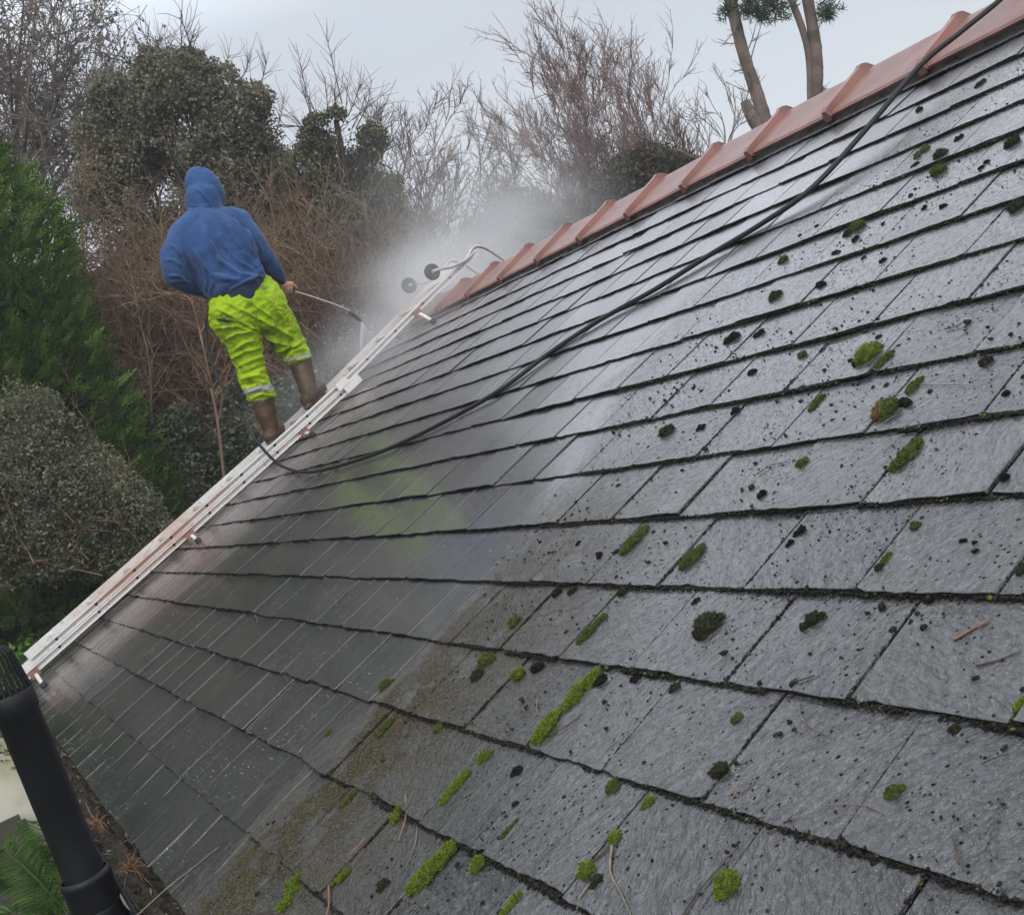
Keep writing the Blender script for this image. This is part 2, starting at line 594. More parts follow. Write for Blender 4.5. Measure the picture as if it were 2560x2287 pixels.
# ------------------------------------------------------------------ ground, paving, garden wall
def terrain(x, y):
    x = np.asarray(x, float)
    y = np.asarray(y, float)
    a = np.clip((-6.9 - x) / 3.0, 0, 1)
    b = np.clip((y - 9.0) / 4.0, 0, 1)
    t = np.maximum(a, b)
    t = t * t * (3 - 2 * t)
    return -2.4 + 1.5 * t + .25 * np.clip((np.hypot(x, y) - 14) / 20, 0, 6)


g1 = np.concatenate([np.linspace(-320, -30, 12), np.linspace(-26, 26, 70), np.linspace(30, 320, 12)])
gx, gy = np.meshgrid(g1, g1, indexing='ij')
gz = terrain(gx, gy) + .10 * (vnoise(np.stack([gx, gy, gx * 0], -1), .7) - .5)
gV = np.stack([gx, gy, gz], -1).reshape(-1, 3)
ng = len(g1)
ii, jj = np.meshgrid(np.arange(ng - 1), np.arange(ng - 1), indexing='ij')
q = (ii * ng + jj).ravel()
ground = mesh_obj('ground', gV, np.stack([q, q + ng, q + ng + 1, q + 1], 1), MAT['soil'], smooth=True)
tag(ground, kind='structure')

mb = MB()
for i in range(5):
    for j in range(4):
        x0, y0 = -6.72 + i * .62, -2.2 + j * .62
        mb.box((x0, y0, -2.46), (x0 + .605, y0 + .605, -2.33 + .004 * ((i * 3 + j) % 3)))
patio = mb.build('patio', MAT['patio'])
tag(patio, kind='structure')

# low rendered garden wall behind the vent pipe
wl = empty('garden_wall', (-7.15, -1.7, -2.4), 'stained cream garden wall behind the black vent pipe', 'wall')
L = np.array(wl.location)
mb = MB()
mb.box((-7.25, -4.2, -2.4), (-7.05, 1.2, -.24))
mb.build('wall_face', MAT['old_render'], wl, origin=L)
mb = MB()
for i in range(9):
    mb.box((-7.29, -4.2 + i * .6, -.24), (-7.01, -3.605 + i * .6, -.18))
mb.build('coping', MAT['old_render'], wl, origin=L)

bed = empty('raised_bed', (-6.35, -1.6, -2.4), 'dark raised planting bed in front of the cream garden wall', 'planter')
L = np.array(bed.location)
mb = MB()
mb.box((-7.0, -3.2, -2.4), (-5.7, -.24, -1.22))
mb.build('bed_wall', MAT['mortar'], bed, origin=L)
mb = MB()
mb.box((-6.97, -3.17, -1.22), (-5.76, -.27, -1.16))
mb.build('bed_soil', MAT['soil'], bed, origin=L)

# ------------------------------------------------------------------ house
HL = np.array([-.2, 3.36, -2.4])
house = empty('house', HL, 'house with a wet dark slate roof and terracotta ridge', 'house')
U0, U1 = -5.0, 4.6


def roof_part(ob):
    ob.location = tuple(-HL)
    ob.rotation_euler = (PITCH, 0, 0)
    return ob


NC = 19
rg = np.random.default_rng(5)
sV, sF, sA, sM = [], [], [], []
beads = []
for k in range(-1, NC):
    phase = .74 if k % 2 else .235
    m0 = int(math.floor(U0 / SLATE_W - phase))
    m1 = int(math.ceil(U1 / SLATE_W - phase))
    for m in range(m0, m1 + 1):
        ua, ub = (m + phase) * SLATE_W, (m + phase + 1) * SLATE_W
        gap = .0019 + .0014 * rg.random()
        ua, ub = max(ua + gap, U0), min(ub - gap, U1)
        if ub - ua < .03:
            continue
        if k == -1:
            va, vb = .006, .30
            h = .004
        else:
            va, vb = k * GAUGE + rg.normal(0, .0016), min((k + 1.55) * GAUGE, RIDGE_V - .005)
            h = .0090 + rg.normal(0, .0009)
        if vb - va < .03:
            continue
        lift0, lift1 = rg.normal(0, .0016, 2)
        skew = rg.normal(0, .0018)
        th = .0070 if k >= 0 else .004
        N = 13
        s = np.linspace(0, 1, N)
        uu = ua + (ub - ua) * s
        jit = rg.normal(0, .0010, N) + .0012 * np.sin(s * rg.uniform(4, 14) + rg.random() * 6)
        for c0 in (0, N - 1):                      # chipped corners
            if rg.random() < .35:
                jit[c0] += rg.uniform(.002, .007)
        if rg.random() < .12:
            c0 = rg.integers(2, N - 2)
            jit[c0] += rg.uniform(.003, .006)
        vv = va + jit + skew * (s - .5) * 2
        washed = .5 * (ua + ub) < .15
        ch = .0024 if washed else .0012
        slope = -(h) / GAUGE

        def top(u_, v_):
            return h + slope * (v_ - k * GAUGE) + lift0 + (lift1 - lift0) * (u_ - ua) / (ub - ua) if k >= 0 else h + 0 * v_
        o = len(sV)
        rows = []
        ins = np.clip(uu, ua + ch, ub - ch)
        rows.append(np.stack([uu, vv, top(uu, vv) - th], -1))                     # bottom of front edge
        rows.append(np.stack([uu, vv - .0004, top(uu, vv) - .0007], -1))          # arris
        rows.append(np.stack([ins, vv + .0008, top(ins, vv + .0008)], -1))        # top of front edge
        rows.append(np.stack([ins, np.full(N, (va + vb) / 2), top(ins, np.full(N, (va + vb) / 2))], -1))
        rows.append(np.stack([ins, np.full(N, vb), top(ins, np.full(N, vb))], -1))
        for r_ in rows:
            sV += r_.tolist()
        fs = []
        for a in range(4):
            for i in range(N - 1):
                fs.append((o + a * N + i, o + a * N + i + 1, o + (a + 1) * N + i + 1, o + (a + 1) * N + i))
        # long sides with a small bevel that catches the sky
        for uS, iS, sg in ((ua, 0, 1), (ub, N - 1, -1)):
            o2 = len(sV)
            for vS in (va + .0008, vb):
                t_ = float(top(np.array(uS), np.array(vS)))
                sV.append([uS, vS, t_ - .0020])
                sV.append([uS, vS, t_ - th])
            aT, bT = o + 2 * N + iS, o + 4 * N + iS
            mid = o + 3 * N + iS
            quad = [(aT, mid, bT, o2 + 2, o2), (o2, o2 + 2, o2 + 3, o2 + 1)]
            tri = (aT, o2, o + N + iS)
            for f in quad + [tri]:
                fs.append(f if sg > 0 else f[::-1])
        rr = rg.random(3)
        sF += fs
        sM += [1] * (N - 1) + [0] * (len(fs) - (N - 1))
        sA += [rr] * len(fs)
        if washed and k >= 0:
            beads.append((ub, k, rr))
roof = mesh_obj('roof', sV, sF, MAT['slate'], house, attrs={'srand': ('FLOAT_VECTOR', 'FACE', np.array(sA))}, mats=[MAT['slate_edge']], fmat=sM)
roof_part(roof)

# boards under the slates, back slope, verge
mb = MB()
mb.box((U0 + .02, .03, -.045), (U1 - .02, RIDGE_V - .02, -.0125))
ub_ = mb.build('roof_boards', MAT['black'], roof)
c44, s44 = math.cos(2 * PITCH), math.sin(2 * PITCH)
mb = MB()
for k in range(18):
    a0, a1 = k * .2, k * .2 + .215
    A = [(U0, RIDGE_V + a0 * c44 - s44 * .004, -a0 * s44 - c44 * .004), (U0, RIDGE_V + a1 * c44 + s44 * .008, -a1 * s44 + c44 * .008),
         (U0, RIDGE_V + a1 * c44, -a1 * s44 - .002), (U0, RIDGE_V + a0 * c44 - s44 * .02, -a0 * s44 - c44 * .02)]
    mb.prism(A, [(U1, p[1], p[2]) for p in A])
back = mb.build('back_slope', MAT['slate'], roof)
mb = MB()
mb.box((U0 - .03, .02, -.16), (U0 - .004, RIDGE_V - .004, -.004))
mb.build('verge_board', MAT['pvc'], roof)

# ridge: angular tiles with a raised roll over every joint, on a strip of dark bedding mortar
prof_r = [(3.335, .030), (3.345, .038), (3.600, .052), (3.640, .046), (RIDGE_V + .27 * c44, .046 - .27 * s44 - .0), (RIDGE_V + .27 * c44 - .012, .030 - .27 * s44)]
prof_r += [(3.612, .030), (3.342, .018)]


def ridge_tile(u0, u1):
    m = MB()
    rgx = random.Random(int(u0 * 1000))
    dz, dy = rgx.uniform(-.0015, .0015), rgx.uniform(-.003, .003)
    A = [(u0 + .002, v + dy, n + dz) for v, n in prof_r]
    B = [(u1 - .002, v - dy, n - dz * .5) for v, n in prof_r]
    m.prism(A, B)
    # the roll: trapezoid in u, tallest at the crown
    ctr = [(3.322, .016, .017), (3.322, .054, .017), (3.345, .062, .016), (3.588, .078, .016), (3.604, .083, .016), (3.630, .072, .016), (RIDGE_V + .27 * c44, .058 - .27 * s44, .016)]
    V, Fq = [], []
    for i, (v, n, hw) in enumerate(ctr):
        lowv, lown = v, (n - .050 if i > 1 else .014)
        if i == 0:
            row = [(u1 - hw, v, .014), (u1 - hw * .8, v, .016), (u1 + hw * .8, v, .016), (u1 + hw, v, .014)]
        elif i == 1:
            row = [(u1 - hw, v, .030), (u1 - hw * .62, v, n), (u1 + hw * .62, v, n), (u1 + hw, v, .030)]
        else:
            row = [(u1 - hw, v, lown), (u1 - hw * .78, v, n), (u1 + hw * .78, v, n), (u1 + hw, v, lown)]
        V += row
    for i in range(len(ctr) - 1):
        for j in range(3):
            a = i * 4 + j
            Fq.append((a, a + 1, a + 5, a + 4))
    Fq.append((0, 1, 2, 3))
    m.add(V, Fq)
    return m


us = [.072 + .447 * k for k in range(-12, 11)]
for a, b in zip(us[:-1], us[1:]):
    if a < U0 - .2 or b > U1 + .2:
        continue
    m = ridge_tile(max(a, U0), b)
    org = np.array([b, RIDGE_V, .03])
    t = m.build('ridge_tile', MAT['clay'], roof, origin=org)
    t.location = tuple(org)
mb = MB()
us2 = np.linspace(U0, U1, 240)
rr = np.random.default_rng(3)
for i in range(239):
    j0, j1 = rr.normal(0, .004, 2)
    A = [(us2[i], 3.338 + j0, -.004), (us2[i], 3.344, .024), (us2[i], 3.60, .028), (us2[i], 3.60, -.004)]
    B = [(us2[i + 1], 3.338 + j1, -.004), (us2[i + 1], 3.344, .024), (us2[i + 1], 3.60, .028), (us2[i + 1], 3.60, -.004)]
    mb.prism(A, B)
mb.build('ridge_mortar', MAT['mortar'], roof)

# walls with gables
mb = MB()
yb = 2 * 3.356 - .25
pent = [(.25, -2.4), (yb, -2.4), (yb, -.02), (3.356, 1.22), (.25, -.02)]
mb.prism([(U0 + .12, y, z) for y, z in pent][::-1], [(U1 - .12, y, z) for y, z in pent][::-1])
mb.build('wall', MAT['render'], house, origin=HL)
mb = MB()
mb.box((U0, .045, -.20), (U1, .065, -.035))
mb.build('fascia', MAT['pvc'], house, origin=HL)
mb = MB()
mb.box((U0, .065, -.20), (U1, .25, -.19))
mb.build('soffit', MAT['pvc'], house, origin=HL)
# gutter: half round with rolled lips
mb = MB()
gc, gr = np.array([-.022, -.048]), .054
th_ = np.linspace(math.pi, 2 * math.pi, 15)
out = [(gc[0] + gr * math.cos(a), gc[1] + gr * math.sin(a)) for a in th_]
inn = [(gc[0] + (gr - .004) * math.cos(a), gc[1] + (gr - .004) * math.sin(a)) for a in th_[::-1]]
ring = out + inn
mb.prism([(U0, y, z) for y, z in ring], [(U1, y, z) for y, z in ring])
mb.tube([(U0, gc[0] - gr + .001, gc[1] + .003), (U1, gc[0] - gr + .001, gc[1] + .003)], .0055, 8)
gut = mb.build('gutter', MAT['pvc'], house, origin=HL)
for x in np.arange(-4.6, 4.5, .9):
    mb = MB()
    pts = [(x, gc[0] + (gr + .004) * math.cos(a), gc[1] + (gr + .004) * math.sin(a)) for a in np.linspace(math.pi * .95, 2.0 * math.pi, 12)]
    mb.tube(pts, .006, 6)
    mb.build('gutter_bracket', MAT['pvc'], gut, origin=HL).location = (0, 0, 0)

# ------------------------------------------------------------------ soil vent pipe with its cage, just outside the gutter
PX, PY = -.315, -.137
pipe = empty('vent_pipe', (PX, PY, -.1), 'thick black vent pipe with slotted cage top standing outside the gutter', 'pipe')
L = np.array([PX, PY, -.1])


def lathe(prof, c, seg=36):
    V, Fs = [], []
    for r, z in prof:
        for j in range(seg):
            a = 2 * math.pi * j / seg
            V.append((c[0] + r * math.cos(a), c[1] + r * math.sin(a), z))
    for i in range(len(prof) - 1):
        for j in range(seg):
            Fs.append((i * seg + j, i * seg + (j + 1) % seg, (i + 1) * seg + (j + 1) % seg, (i + 1) * seg + j))
    return V, Fs


mb = MB()
mb.add(*lathe([(.0490, -.02), (.0490, .455), (.0525, .458), (.0530, .500), (.0505, .504), (.046, .504), (.046, .40)], (PX, PY)))
pp = mb.build('pipe', MAT['pvc'], pipe, smooth=True, origin=L)
mb = MB()
mb.add(*lathe([(.0545, .03), (.060, .028), (.061, .012), (.0595, .010), (.0595, -.050), (.0545, -.056)], (PX, PY)))
mb.build('socket', MAT['pvc'], pipe, smooth=True, origin=L)
mb = MB()
pts = [(PX, PY, -.04)] + [(PX, PY + .13 - .13 * math.cos(a), -.07 - .13 * math.sin(a)) for a in np.linspace(0, math.pi / 2, 10)] + [(PX, .26, -.20)]
mb.tube(pts, .0545, 30)
mb.build('elbow', MAT['pvc'], pipe, smooth=True, origin=L)
mb = MB()
for j in range(22):
    a = 2 * math.pi * j / 22
    c, s_ = math.cos(a), math.sin(a)
    mb.tube([(PX + .050 * c, PY + .050 * s_, .495), (PX + .038 * c, PY + .038 * s_, .600), (PX + .028 * c, PY + .028 * s_, .614), (PX + .008 * c, PY + .008 * s_, .618)], .0034, 5)
mb.add(*lathe([(.014, .613), (.014, .622), (.001, .624)], (PX, PY), 12))
mb.build('cage', MAT['pvc'], pipe, origin=L)

# ------------------------------------------------------------------ roof ladder (two sections slid together, hooked over the ridge)
LO = np.array([-4.18, .1, .05])
lad = empty('roof_ladder', LO, 'long aluminium roof ladder lying up the slates, hooked over the ridge', 'ladder', roof=True)
UN, UF = -3.985, -4.385
cup = np.array([(.02, .162), (.5, .150), (1.2, .137), (2.2, .120), (2.6, .120), (3.3, .148), (3.84, .160)])   # top edge of upper section


def ntop(v):
    return float(np.interp(v, cup[:, 0], cup[:, 1]))


def chan(sg, h, w=.026, t=.003):
    """C channel, flanges pointing to the outside (sg), with small lips"""
    return [(0, 0), (sg * w, 0), (sg * w, -.010), (sg * (w - t), -.010), (sg * (w - t), -t), (sg * t, -t), (sg * t, -h + t),
            (sg * (w - t), -h + t), (sg * (w - t), -h + .010), (sg * w, -h + .010), (sg * w, -h), (0, -h)]


def lpart(m, name, mat=None, smooth=False):
    return m.build(name, mat or MAT['alu'], lad, smooth=smooth, origin=LO)


for usd, sg in ((UN - .026, 1), (UF + .026, -1)):
    vs = np.linspace(.150, 3.84, 26)
    m = MB()
    m.sweep([(usd, v, ntop(v)) for v in vs], chan(sg, .040))
    lpart(m, 'stile')
    vs = np.linspace(.070, 2.60, 20)
    m = MB()
    m.sweep([(usd + sg * .003, v, ntop(v) - .0425) for v in vs], chan(sg, .041))
    lpart(m, 'stile')
rung_v = [.318 + .2712 * k for k in range(-0, 13)]
for v in rung_v:
    for sect in (0, 1):
        vv = v - (.018 if sect else 0)
        if sect and vv > 2.55:
            continue
        n = ntop(vv) - .020 - sect * .0425
        m = MB()
        a_, b_ = UN - .020 + .003 * sect, UF + .020 - .003 * sect
        seg = 16
        V, Fs = [], []
        for uu_, r_ in ((a_ - .001, .0085), (a_, .0085), (a_, .0125), (b_, .0125), (b_, .0085), (b_ + .001, .0085)):
            for j in range(seg):
                th = 2 * math.pi * j / seg
                V.append((uu_, vv + r_ * math.cos(th), n + r_ * math.sin(th)))
        for i in range(1, 4):
            for j in range(seg):
                Fs.append((i * seg + j, i * seg + (j + 1) % seg, (i + 1) * seg + (j + 1) % seg, (i + 1) * seg + j))
        m.add(V, Fs)
        m2 = MB()
        V = []
        for uu_ in (a_ + .0006, b_ - .0006):
            for j in range(seg):
                th = 2 * math.pi * j / seg
                V.append((uu_, vv + .0085 * math.cos(th), n + .0085 * math.sin(th)))
        # black discs just behind the rim stand for the shade in the open tube
        m.add(V, [tuple(range(seg)), tuple(range(seg, 2 * seg))], 1)
        m.build('rung', MAT['alu'], lad, origin=LO, mats=[MAT['rubber']])
for v in (.118, 1.215, 2.13, 3.22):
    m = MB()
    n = ntop(v) - (.090 if v < 2.6 else .052)
    n = max(n, .022)
    m.tube([(UF - .10, v + .01, .024), (UF - .03, v, n), (UN + .03, v, n), (UN + .125, v - .012, .024)], .011, 8)
    m2 = m
    b_ = lpart(m, 'bearer')
    for u_, v_ in ((UF - .10, v + .01), (UN + .128, v - .012)):
        m = MB()
        m.tube([(u_, v_, .004), (u_, v_, .016), (u_, v_, .036)], [.017, .019, .014], 10)
        m.build('rubber_foot', MAT['rubber'], b_, origin=LO)
    m = MB()
    m.box((UN - .006, v - .028, n - .012), (UN + .010, v + .028, n + .030))
    m.build('clamp_plate', MAT['clay'], b_, origin=LO)
# sliding guide at the top of the lower section
for uu_, sg in ((UN, 1), (UF, -1)):
    m = MB()
    lo = (min(uu_ - sg * .004, uu_ + sg * .016), 2.50, ntop(2.55) - .086)
    hi = (max(uu_ - sg * .004, uu_ + sg * .016), 2.63, ntop(2.55) - .040)
    m.box(lo, hi)
    m.box((lo[0], 2.47, ntop(2.5) - .042), (hi[0], 2.56, ntop(2.5) + .006))
    lpart(m, 'guide_bracket')
# wheels and ridge hooks
for uu_ in (UN, UF):
    m = MB()
    seg = 28
    cyc, cn_ = 3.49, .238
    prof = [(.014, -.012), (.030, -.012), (.038, -.015), (.049, -.015), (.054, -.008), (.054, .008), (.049, .015), (.038, .015), (.030, .012), (.014, .012), (.014, -.012)]
    V, Fs = [], []
    for r_, du in prof:
        for j in range(seg):
            th = 2 * math.pi * j / seg
            V.append((uu_ + du, cyc + r_ * math.cos(th), cn_ + r_ * math.sin(th)))
    for i in range(len(prof) - 1):
        for j in range(seg):
            Fs.append((i * seg + j, (i + 1) * seg + j, (i + 1) * seg + (j + 1) % seg, i * seg + (j + 1) % seg))
    m.add(V, Fs)
    whl = lpart(m, 'wheel', MAT['rubber'], True)
    m = MB()
    m.tube([(uu_ - .022, cyc, cn_), (uu_ + .022, cyc, cn_)], .013, 12)
    m.build('axle', MAT['steel'], whl, origin=LO)
    m = MB()
    k = .022 if uu_ == UN else -.022
    m.tube(catmull([(uu_ + k, 3.49, .238), (uu_ + k, 3.545, .215), (uu_ + k, 3.61, .180), (uu_ + k * .8, 3.69, .158), (uu_ + k * .5, 3.76, .148), (uu_, 3.80, .150)], 6), .011, 10)
    lpart(m, 'wheel_bracket', MAT['steel'], True)
    m = MB()
    m.tube(catmull([(uu_ - .01, 3.66, .135), (uu_ - .01, 3.78, .160), (uu_ - .01, 3.845, .172), (uu_ - .01, 3.89, .150), (uu_ - .01, 3.93, .085), (uu_ - .01, 3.97, -.03), (uu_ - .01, 3.985, -.09)], 7), .0115, 10)
    lpart(m, 'ridge_hook', MAT['steel'], True)

# ------------------------------------------------------------------ the worker
PSC = 1 / F * 7.25            # metres per photo pixel at the worker


def cap_prim(p0, p1, r0, r1, flat=(1, 1, 1), seg=18, rings=6):
    """tapered capsule; flat scales it about its own axis in world x, y, z"""
    p0, p1 = np.array(p0, float), np.array(p1, float)
    d = p1 - p0
    L_ = np.linalg.norm(d) + 1e-9
    d = d / L_
    a = np.array([1.0, 0, 0]) if abs(d[0]) < .9 else np.array([0, 1.0, 0])
    a = a - d * (a @ d)
    a /= np.linalg.norm(a)
    b = np.cross(d, a)
    rows = []
    for t in np.linspace(-math.pi / 2, 0, rings):
        rows.append((p0 + d * r0 * math.sin(t), r0 * math.cos(t)))
    for t in np.linspace(0, math.pi / 2, rings):
        rows.append((p1 + d * r1 * math.sin(t), r1 * math.cos(t)))
    V = []
    fl = np.array(flat)
    for c, r in rows:
        for j in range(seg):
            th = 2 * math.pi * j / seg
            V.append(c + fl * (max(r, 1e-4) * (math.cos(th) * a + math.sin(th) * b)))
    n = len(rows)
    Fs = [(i * seg + j, i * seg + (j + 1) % seg, (i + 1) * seg + (j + 1) % seg, (i + 1) * seg + j) for i in range(n - 1) for j in range(seg)]
    Fs += [tuple(range(seg))[::-1], tuple(range((n - 1) * seg, n * seg))]
    return V, Fs


def ell_prim(c, rad, tilt=0.0, seg=22, rings=14, yaw=0.0):
    """ellipsoid, tilted about world x (in the picture plane) and yawed about z"""
    V = []
    ca, sa = math.cos(tilt), math.sin(tilt)
    cy, sy = math.cos(yaw), math.sin(yaw)
    for i in range(rings + 1):
        t = -math.pi / 2 + math.pi * i / rings
        for j in range(seg):
            th = 2 * math.pi * j / seg
            p = np.array([rad[0] * max(math.cos(t), 1e-3) * math.cos(th), rad[1] * max(math.cos(t), 1e-3) * math.sin(th), rad[2] * math.sin(t)])
            p = np.array([p[0], p[1] * ca - p[2] * sa, p[1] * sa + p[2] * ca])
            p = np.array([p[0] * cy - p[1] * sy, p[0] * sy + p[1] * cy, p[2]])
            V.append(np.array(c) + p)
    Fs = [(i * seg + j, i * seg + (j + 1) % seg, (i + 1) * seg + (j + 1) % seg, (i + 1) * seg + j) for i in range(rings) for j in range(seg)]
    Fs += [tuple(range(seg))[::-1], tuple(range(rings * seg, (rings + 1) * seg))]
    return V, Fs


def remeshed(prims, voxel, smooth=4, fac=.5):
    m = MB()
    for V, Fs in prims:
        m.add(V, Fs)
    ob = mesh_obj('tmp', np.array(m.v), m.f, None)
    r = ob.modifiers.new('r', 'REMESH')
    r.mode = 'VOXEL'
    r.voxel_size = voxel
    s = ob.modifiers.new('s', 'SMOOTH')
    s.factor = fac
    s.iterations = smooth
    dg = bpy.context.evaluated_depsgraph_get()
    me = bpy.data.meshes.new_from_object(ob.evaluated_get(dg))
    old = ob.data
    bpy.data.objects.remove(ob)
    bpy.data.meshes.remove(old)
    return me


def mesh_arrays(me):
    V = np.empty(len(me.vertices) * 3)
    me.vertices.foreach_get('co', V)
    N = np.empty(len(me.vertices) * 3)
    me.vertices.foreach_get('normal', N)
    return V.reshape(-1, 3), N.reshape(-1, 3)


def to_px(Pw):
    """world -> photo pixels (used to lay the folds of the clothes where they hang)"""
    R_ = RC @ ROTX.T
    q_ = (np.asarray(Pw) - W(CAM)) @ R_.T
    return q_[:, :2] / q_[:, 2:] * F + [CX, CY]


def fold(me, folds, origin=(0, 0, 0), noise=(), side=1):
    """push cloth out along folds; each = (polyline px, height m, width px)"""
    V, N = mesh_arrays(me)
    px = to_px(V)
    d = np.zeros(len(V))
    back = np.clip(N[:, 0] * 2 + .5, 0, 1)
    for line, h, w in folds:
        P_ = np.asarray(line, float)
        best = np.full(len(V), 1e9)
        tt = np.zeros(len(V))
        n_ = len(P_) - 1
        for i in range(n_):
            a, b = P_[i], P_[i + 1]
            ab = b - a
            t = np.clip(((px - a) @ ab) / (ab @ ab), 0, 1)
            dist = np.linalg.norm(px - (a + t[:, None] * ab), axis=1)
            better = dist < best
            best = np.where(better, dist, best)
            tt = np.where(better, (i + t) / n_, tt)
        taper = np.clip(np.sin(np.pi * np.clip(tt, .04, .96)) * 1.6, 0, 1)
        d += h * 1.9 * np.exp(-(best / (w * .8)) ** 2) * back * taper
    for sc_, amp, stretch, seed in noise:
        k = fbm(V * np.asarray(stretch), sc_, seed, 3)
        w_ = 1 - np.abs(2 * k - 1) * 2.2
        d += amp * (w_ - w_.mean())
    V = V + N * d[:, None]
    me.vertices.foreach_set('co', V.ravel())
    me.update()


def finish(me, name, mats, parent, origin, fidx=None):
    V, N = mesh_arrays(me)
    me.vertices.foreach_set('co', (V - origin).ravel())
    me.materials.clear()
    for m in mats:
        me.materials.append(m)
    if fidx is not None:
        me.polygons.foreach_set('material_index', np.asarray(fidx, np.int32))
    me.polygons.foreach_set('use_smooth', np.ones(len(me.polygons), bool))
    me.name = name
    me.update()
    ob = bpy.data.objects.new(name, me)
    COL.objects.link(ob)
    ob.parent = parent
    return ob


def poly_centres(me):
    c = np.empty(len(me.polygons) * 3)
    me.polygons.foreach_get('center', c)
    return c.reshape(-1, 3)


XU = -4.18
PO = wu(690, 1095, XU)
man = empty('person', PO, 'person in blue hoodie, hood up, and hi-vis trousers, standing on the ladder from behind', 'person')


def P3(px, py, du=0.0):
    return wu(px, py, XU + du - .17 * min(max((715 - py) / 250., 0), 1.1))   # the back leans forward from the hips


s_ = PSC
J = dict(head=P3(506, 476, -.03), neck=P3(520, 535, -.01), chest=P3(535, 610), waist=P3(575, 690, .0), hem=P3(598, 728),
         shL=P3(455, 585), elL=P3(442, 690, .03), wrL=P3(535, 728, -.26),
         shR=P3(598, 560), elR=P3(660, 642, -.02), wrR=P3(703, 703, -.15),
         hipL=P3(575, 790), hipR=P3(665, 765), knL=P3(628, 900, -.05), knR=P3(744, 872, -.11),
         anL=P3(674, 1062, .015), anR=P3(768, 978, .0))

# lance geometry first: the hands close on it
gun = P3(556, 735, -.30)
grip = P3(716, 722, -.19)
bend = P3(866, 773, -.27)
tip = P3(903, 803, -.30)
ax = (grip - gun) / np.linalg.norm(grip - gun)


def hand_prims(wrist, c, axis, out):
    """palm beside the tube, four fingers of unequal length wrapped round it, thumb along the other side"""
    axis = axis / np.linalg.norm(axis)
    out = out - axis * (out @ axis)
    out /= np.linalg.norm(out)
    side = np.cross(axis, out)
    pr = []
    palm = c + out * .030
    pr.append(cap_prim(wrist, palm - axis * .01, .027, .030))
    pr.append(cap_prim(palm - axis * .028, palm + axis * .032, .022, .020))
    for i, (rad, ln) in enumerate(((.0082, 1.0), (.0088, 1.08), (.0084, 1.0), (.0072, .84))):
        o_ = c + axis * (.034 - .0215 * i)
        R_ = .0255
        angs = np.array([-15, 55, 125, 195]) * math.pi / 180 * ln
        pts = [o_ + out * R_ * math.cos(a) + side * R_ * math.sin(a) for a in angs]
        pts[0] = pts[0] + out * .008
        for a, b in zip(pts[:-1], pts[1:]):
            pr.append(cap_prim(a, b, rad, rad * .93, seg=10, rings=4))
    t0 = palm + axis * .012 - side * .014
    t1 = c + axis * .048 - side * .026 + out * .008
    t2 = c + axis * .066 - side * .020 - out * .010
    pr.append(cap_prim(t0, t1, .0125, .0105, seg=10, rings=4))
    pr.append(cap_prim(t1, t2, .0105, .0088, seg=10, rings=4))
    return pr


outR = J['wrR'] - grip
outL = J['wrL'] - gun
body = []
fdir = np.array([-1.0, .45, -.12])
fdir /= np.linalg.norm(fdir)
hd = J['head']
body.append(ell_prim(hd, (.098, .076, .112), tilt=.10))
fc = hd + fdir * .03 + np.array([0, 0, -.03])
body.append(ell_prim(fc + fdir * .018, (.075, .064, .088), yaw=-.42))                     # face and jaw
sidev = np.cross(fdir, [0, 0, 1.0])
sidev /= np.linalg.norm(sidev)
upv = np.cross(sidev, fdir)
body.append(cap_prim(fc + fdir * .088 + upv * .03, fc + fdir * .112 - upv * .004, .010, .015, seg=10, rings=4))   # nose
for sg in (-1, 1):
    body.append(cap_prim(fc + fdir * .080 + sidev * sg * .018 + upv * .046, fc + fdir * .070 + sidev * sg * .050 + upv * .044, .011, .009, seg=8, rings=3))  # brow
    body.append(ell_prim(fc + fdir * .078 + sidev * sg * .030 + upv * .028, (.012, .014, .009), seg=10, rings=8))      # eyelid
    body.append(ell_prim(hd + sidev * sg * .078 - np.array([0, 0, .012]), (.02, .010, .032), seg=12, rings=8))         # ear
body.append(cap_prim(fc + fdir * .088 - sidev * .022 - upv * .038, fc + fdir * .088 + sidev * .022 - upv * .038, .008, .008, seg=8, rings=3))  # lips
body.append(ell_prim(fc + fdir * .070 - upv * .072, (.022, .026, .018), seg=10, rings=8))                          # chin
body.append(cap_prim(hd + np.array([0, 0, -.08]), J['neck'] + (J['chest'] - J['neck']) * .3, .058, .075))
body.append(cap_prim(J['chest'], J['waist'], .150, .128, (.62, 1, 1)))
body.append(cap_prim(J['shL'], J['shR'], .060, .060))
body.append(cap_prim(J['waist'], (J['hipL'] + J['hipR']) / 2, .125, .120, (.72, 1, 1)))
for a, b, r0, r1 in (('shL', 'elL', .056, .042), ('elL', 'wrL', .042, .029), ('shR', 'elR', .056, .042), ('elR', 'wrR', .042, .029),
                     ('hipL', 'knL', .085, .052), ('knL', 'anL', .046, .034), ('hipR', 'knR', .085, .046), ('knR', 'anR', .040, .032)):
    body.append(cap_prim(J[a], J[b], r0, r1))
for an in ('anL', 'anR'):
    body.append(cap_prim(J[an], J[an] + np.array([-.08, .05, -.02]), .032, .028))
body += hand_prims(J['wrR'], grip, ax, outR)
body += hand_prims(J['wrL'], gun, ax, outL)
me = remeshed(body, .0062, 2)
finish(me, 'body', [MAT['skin']], man, PO)

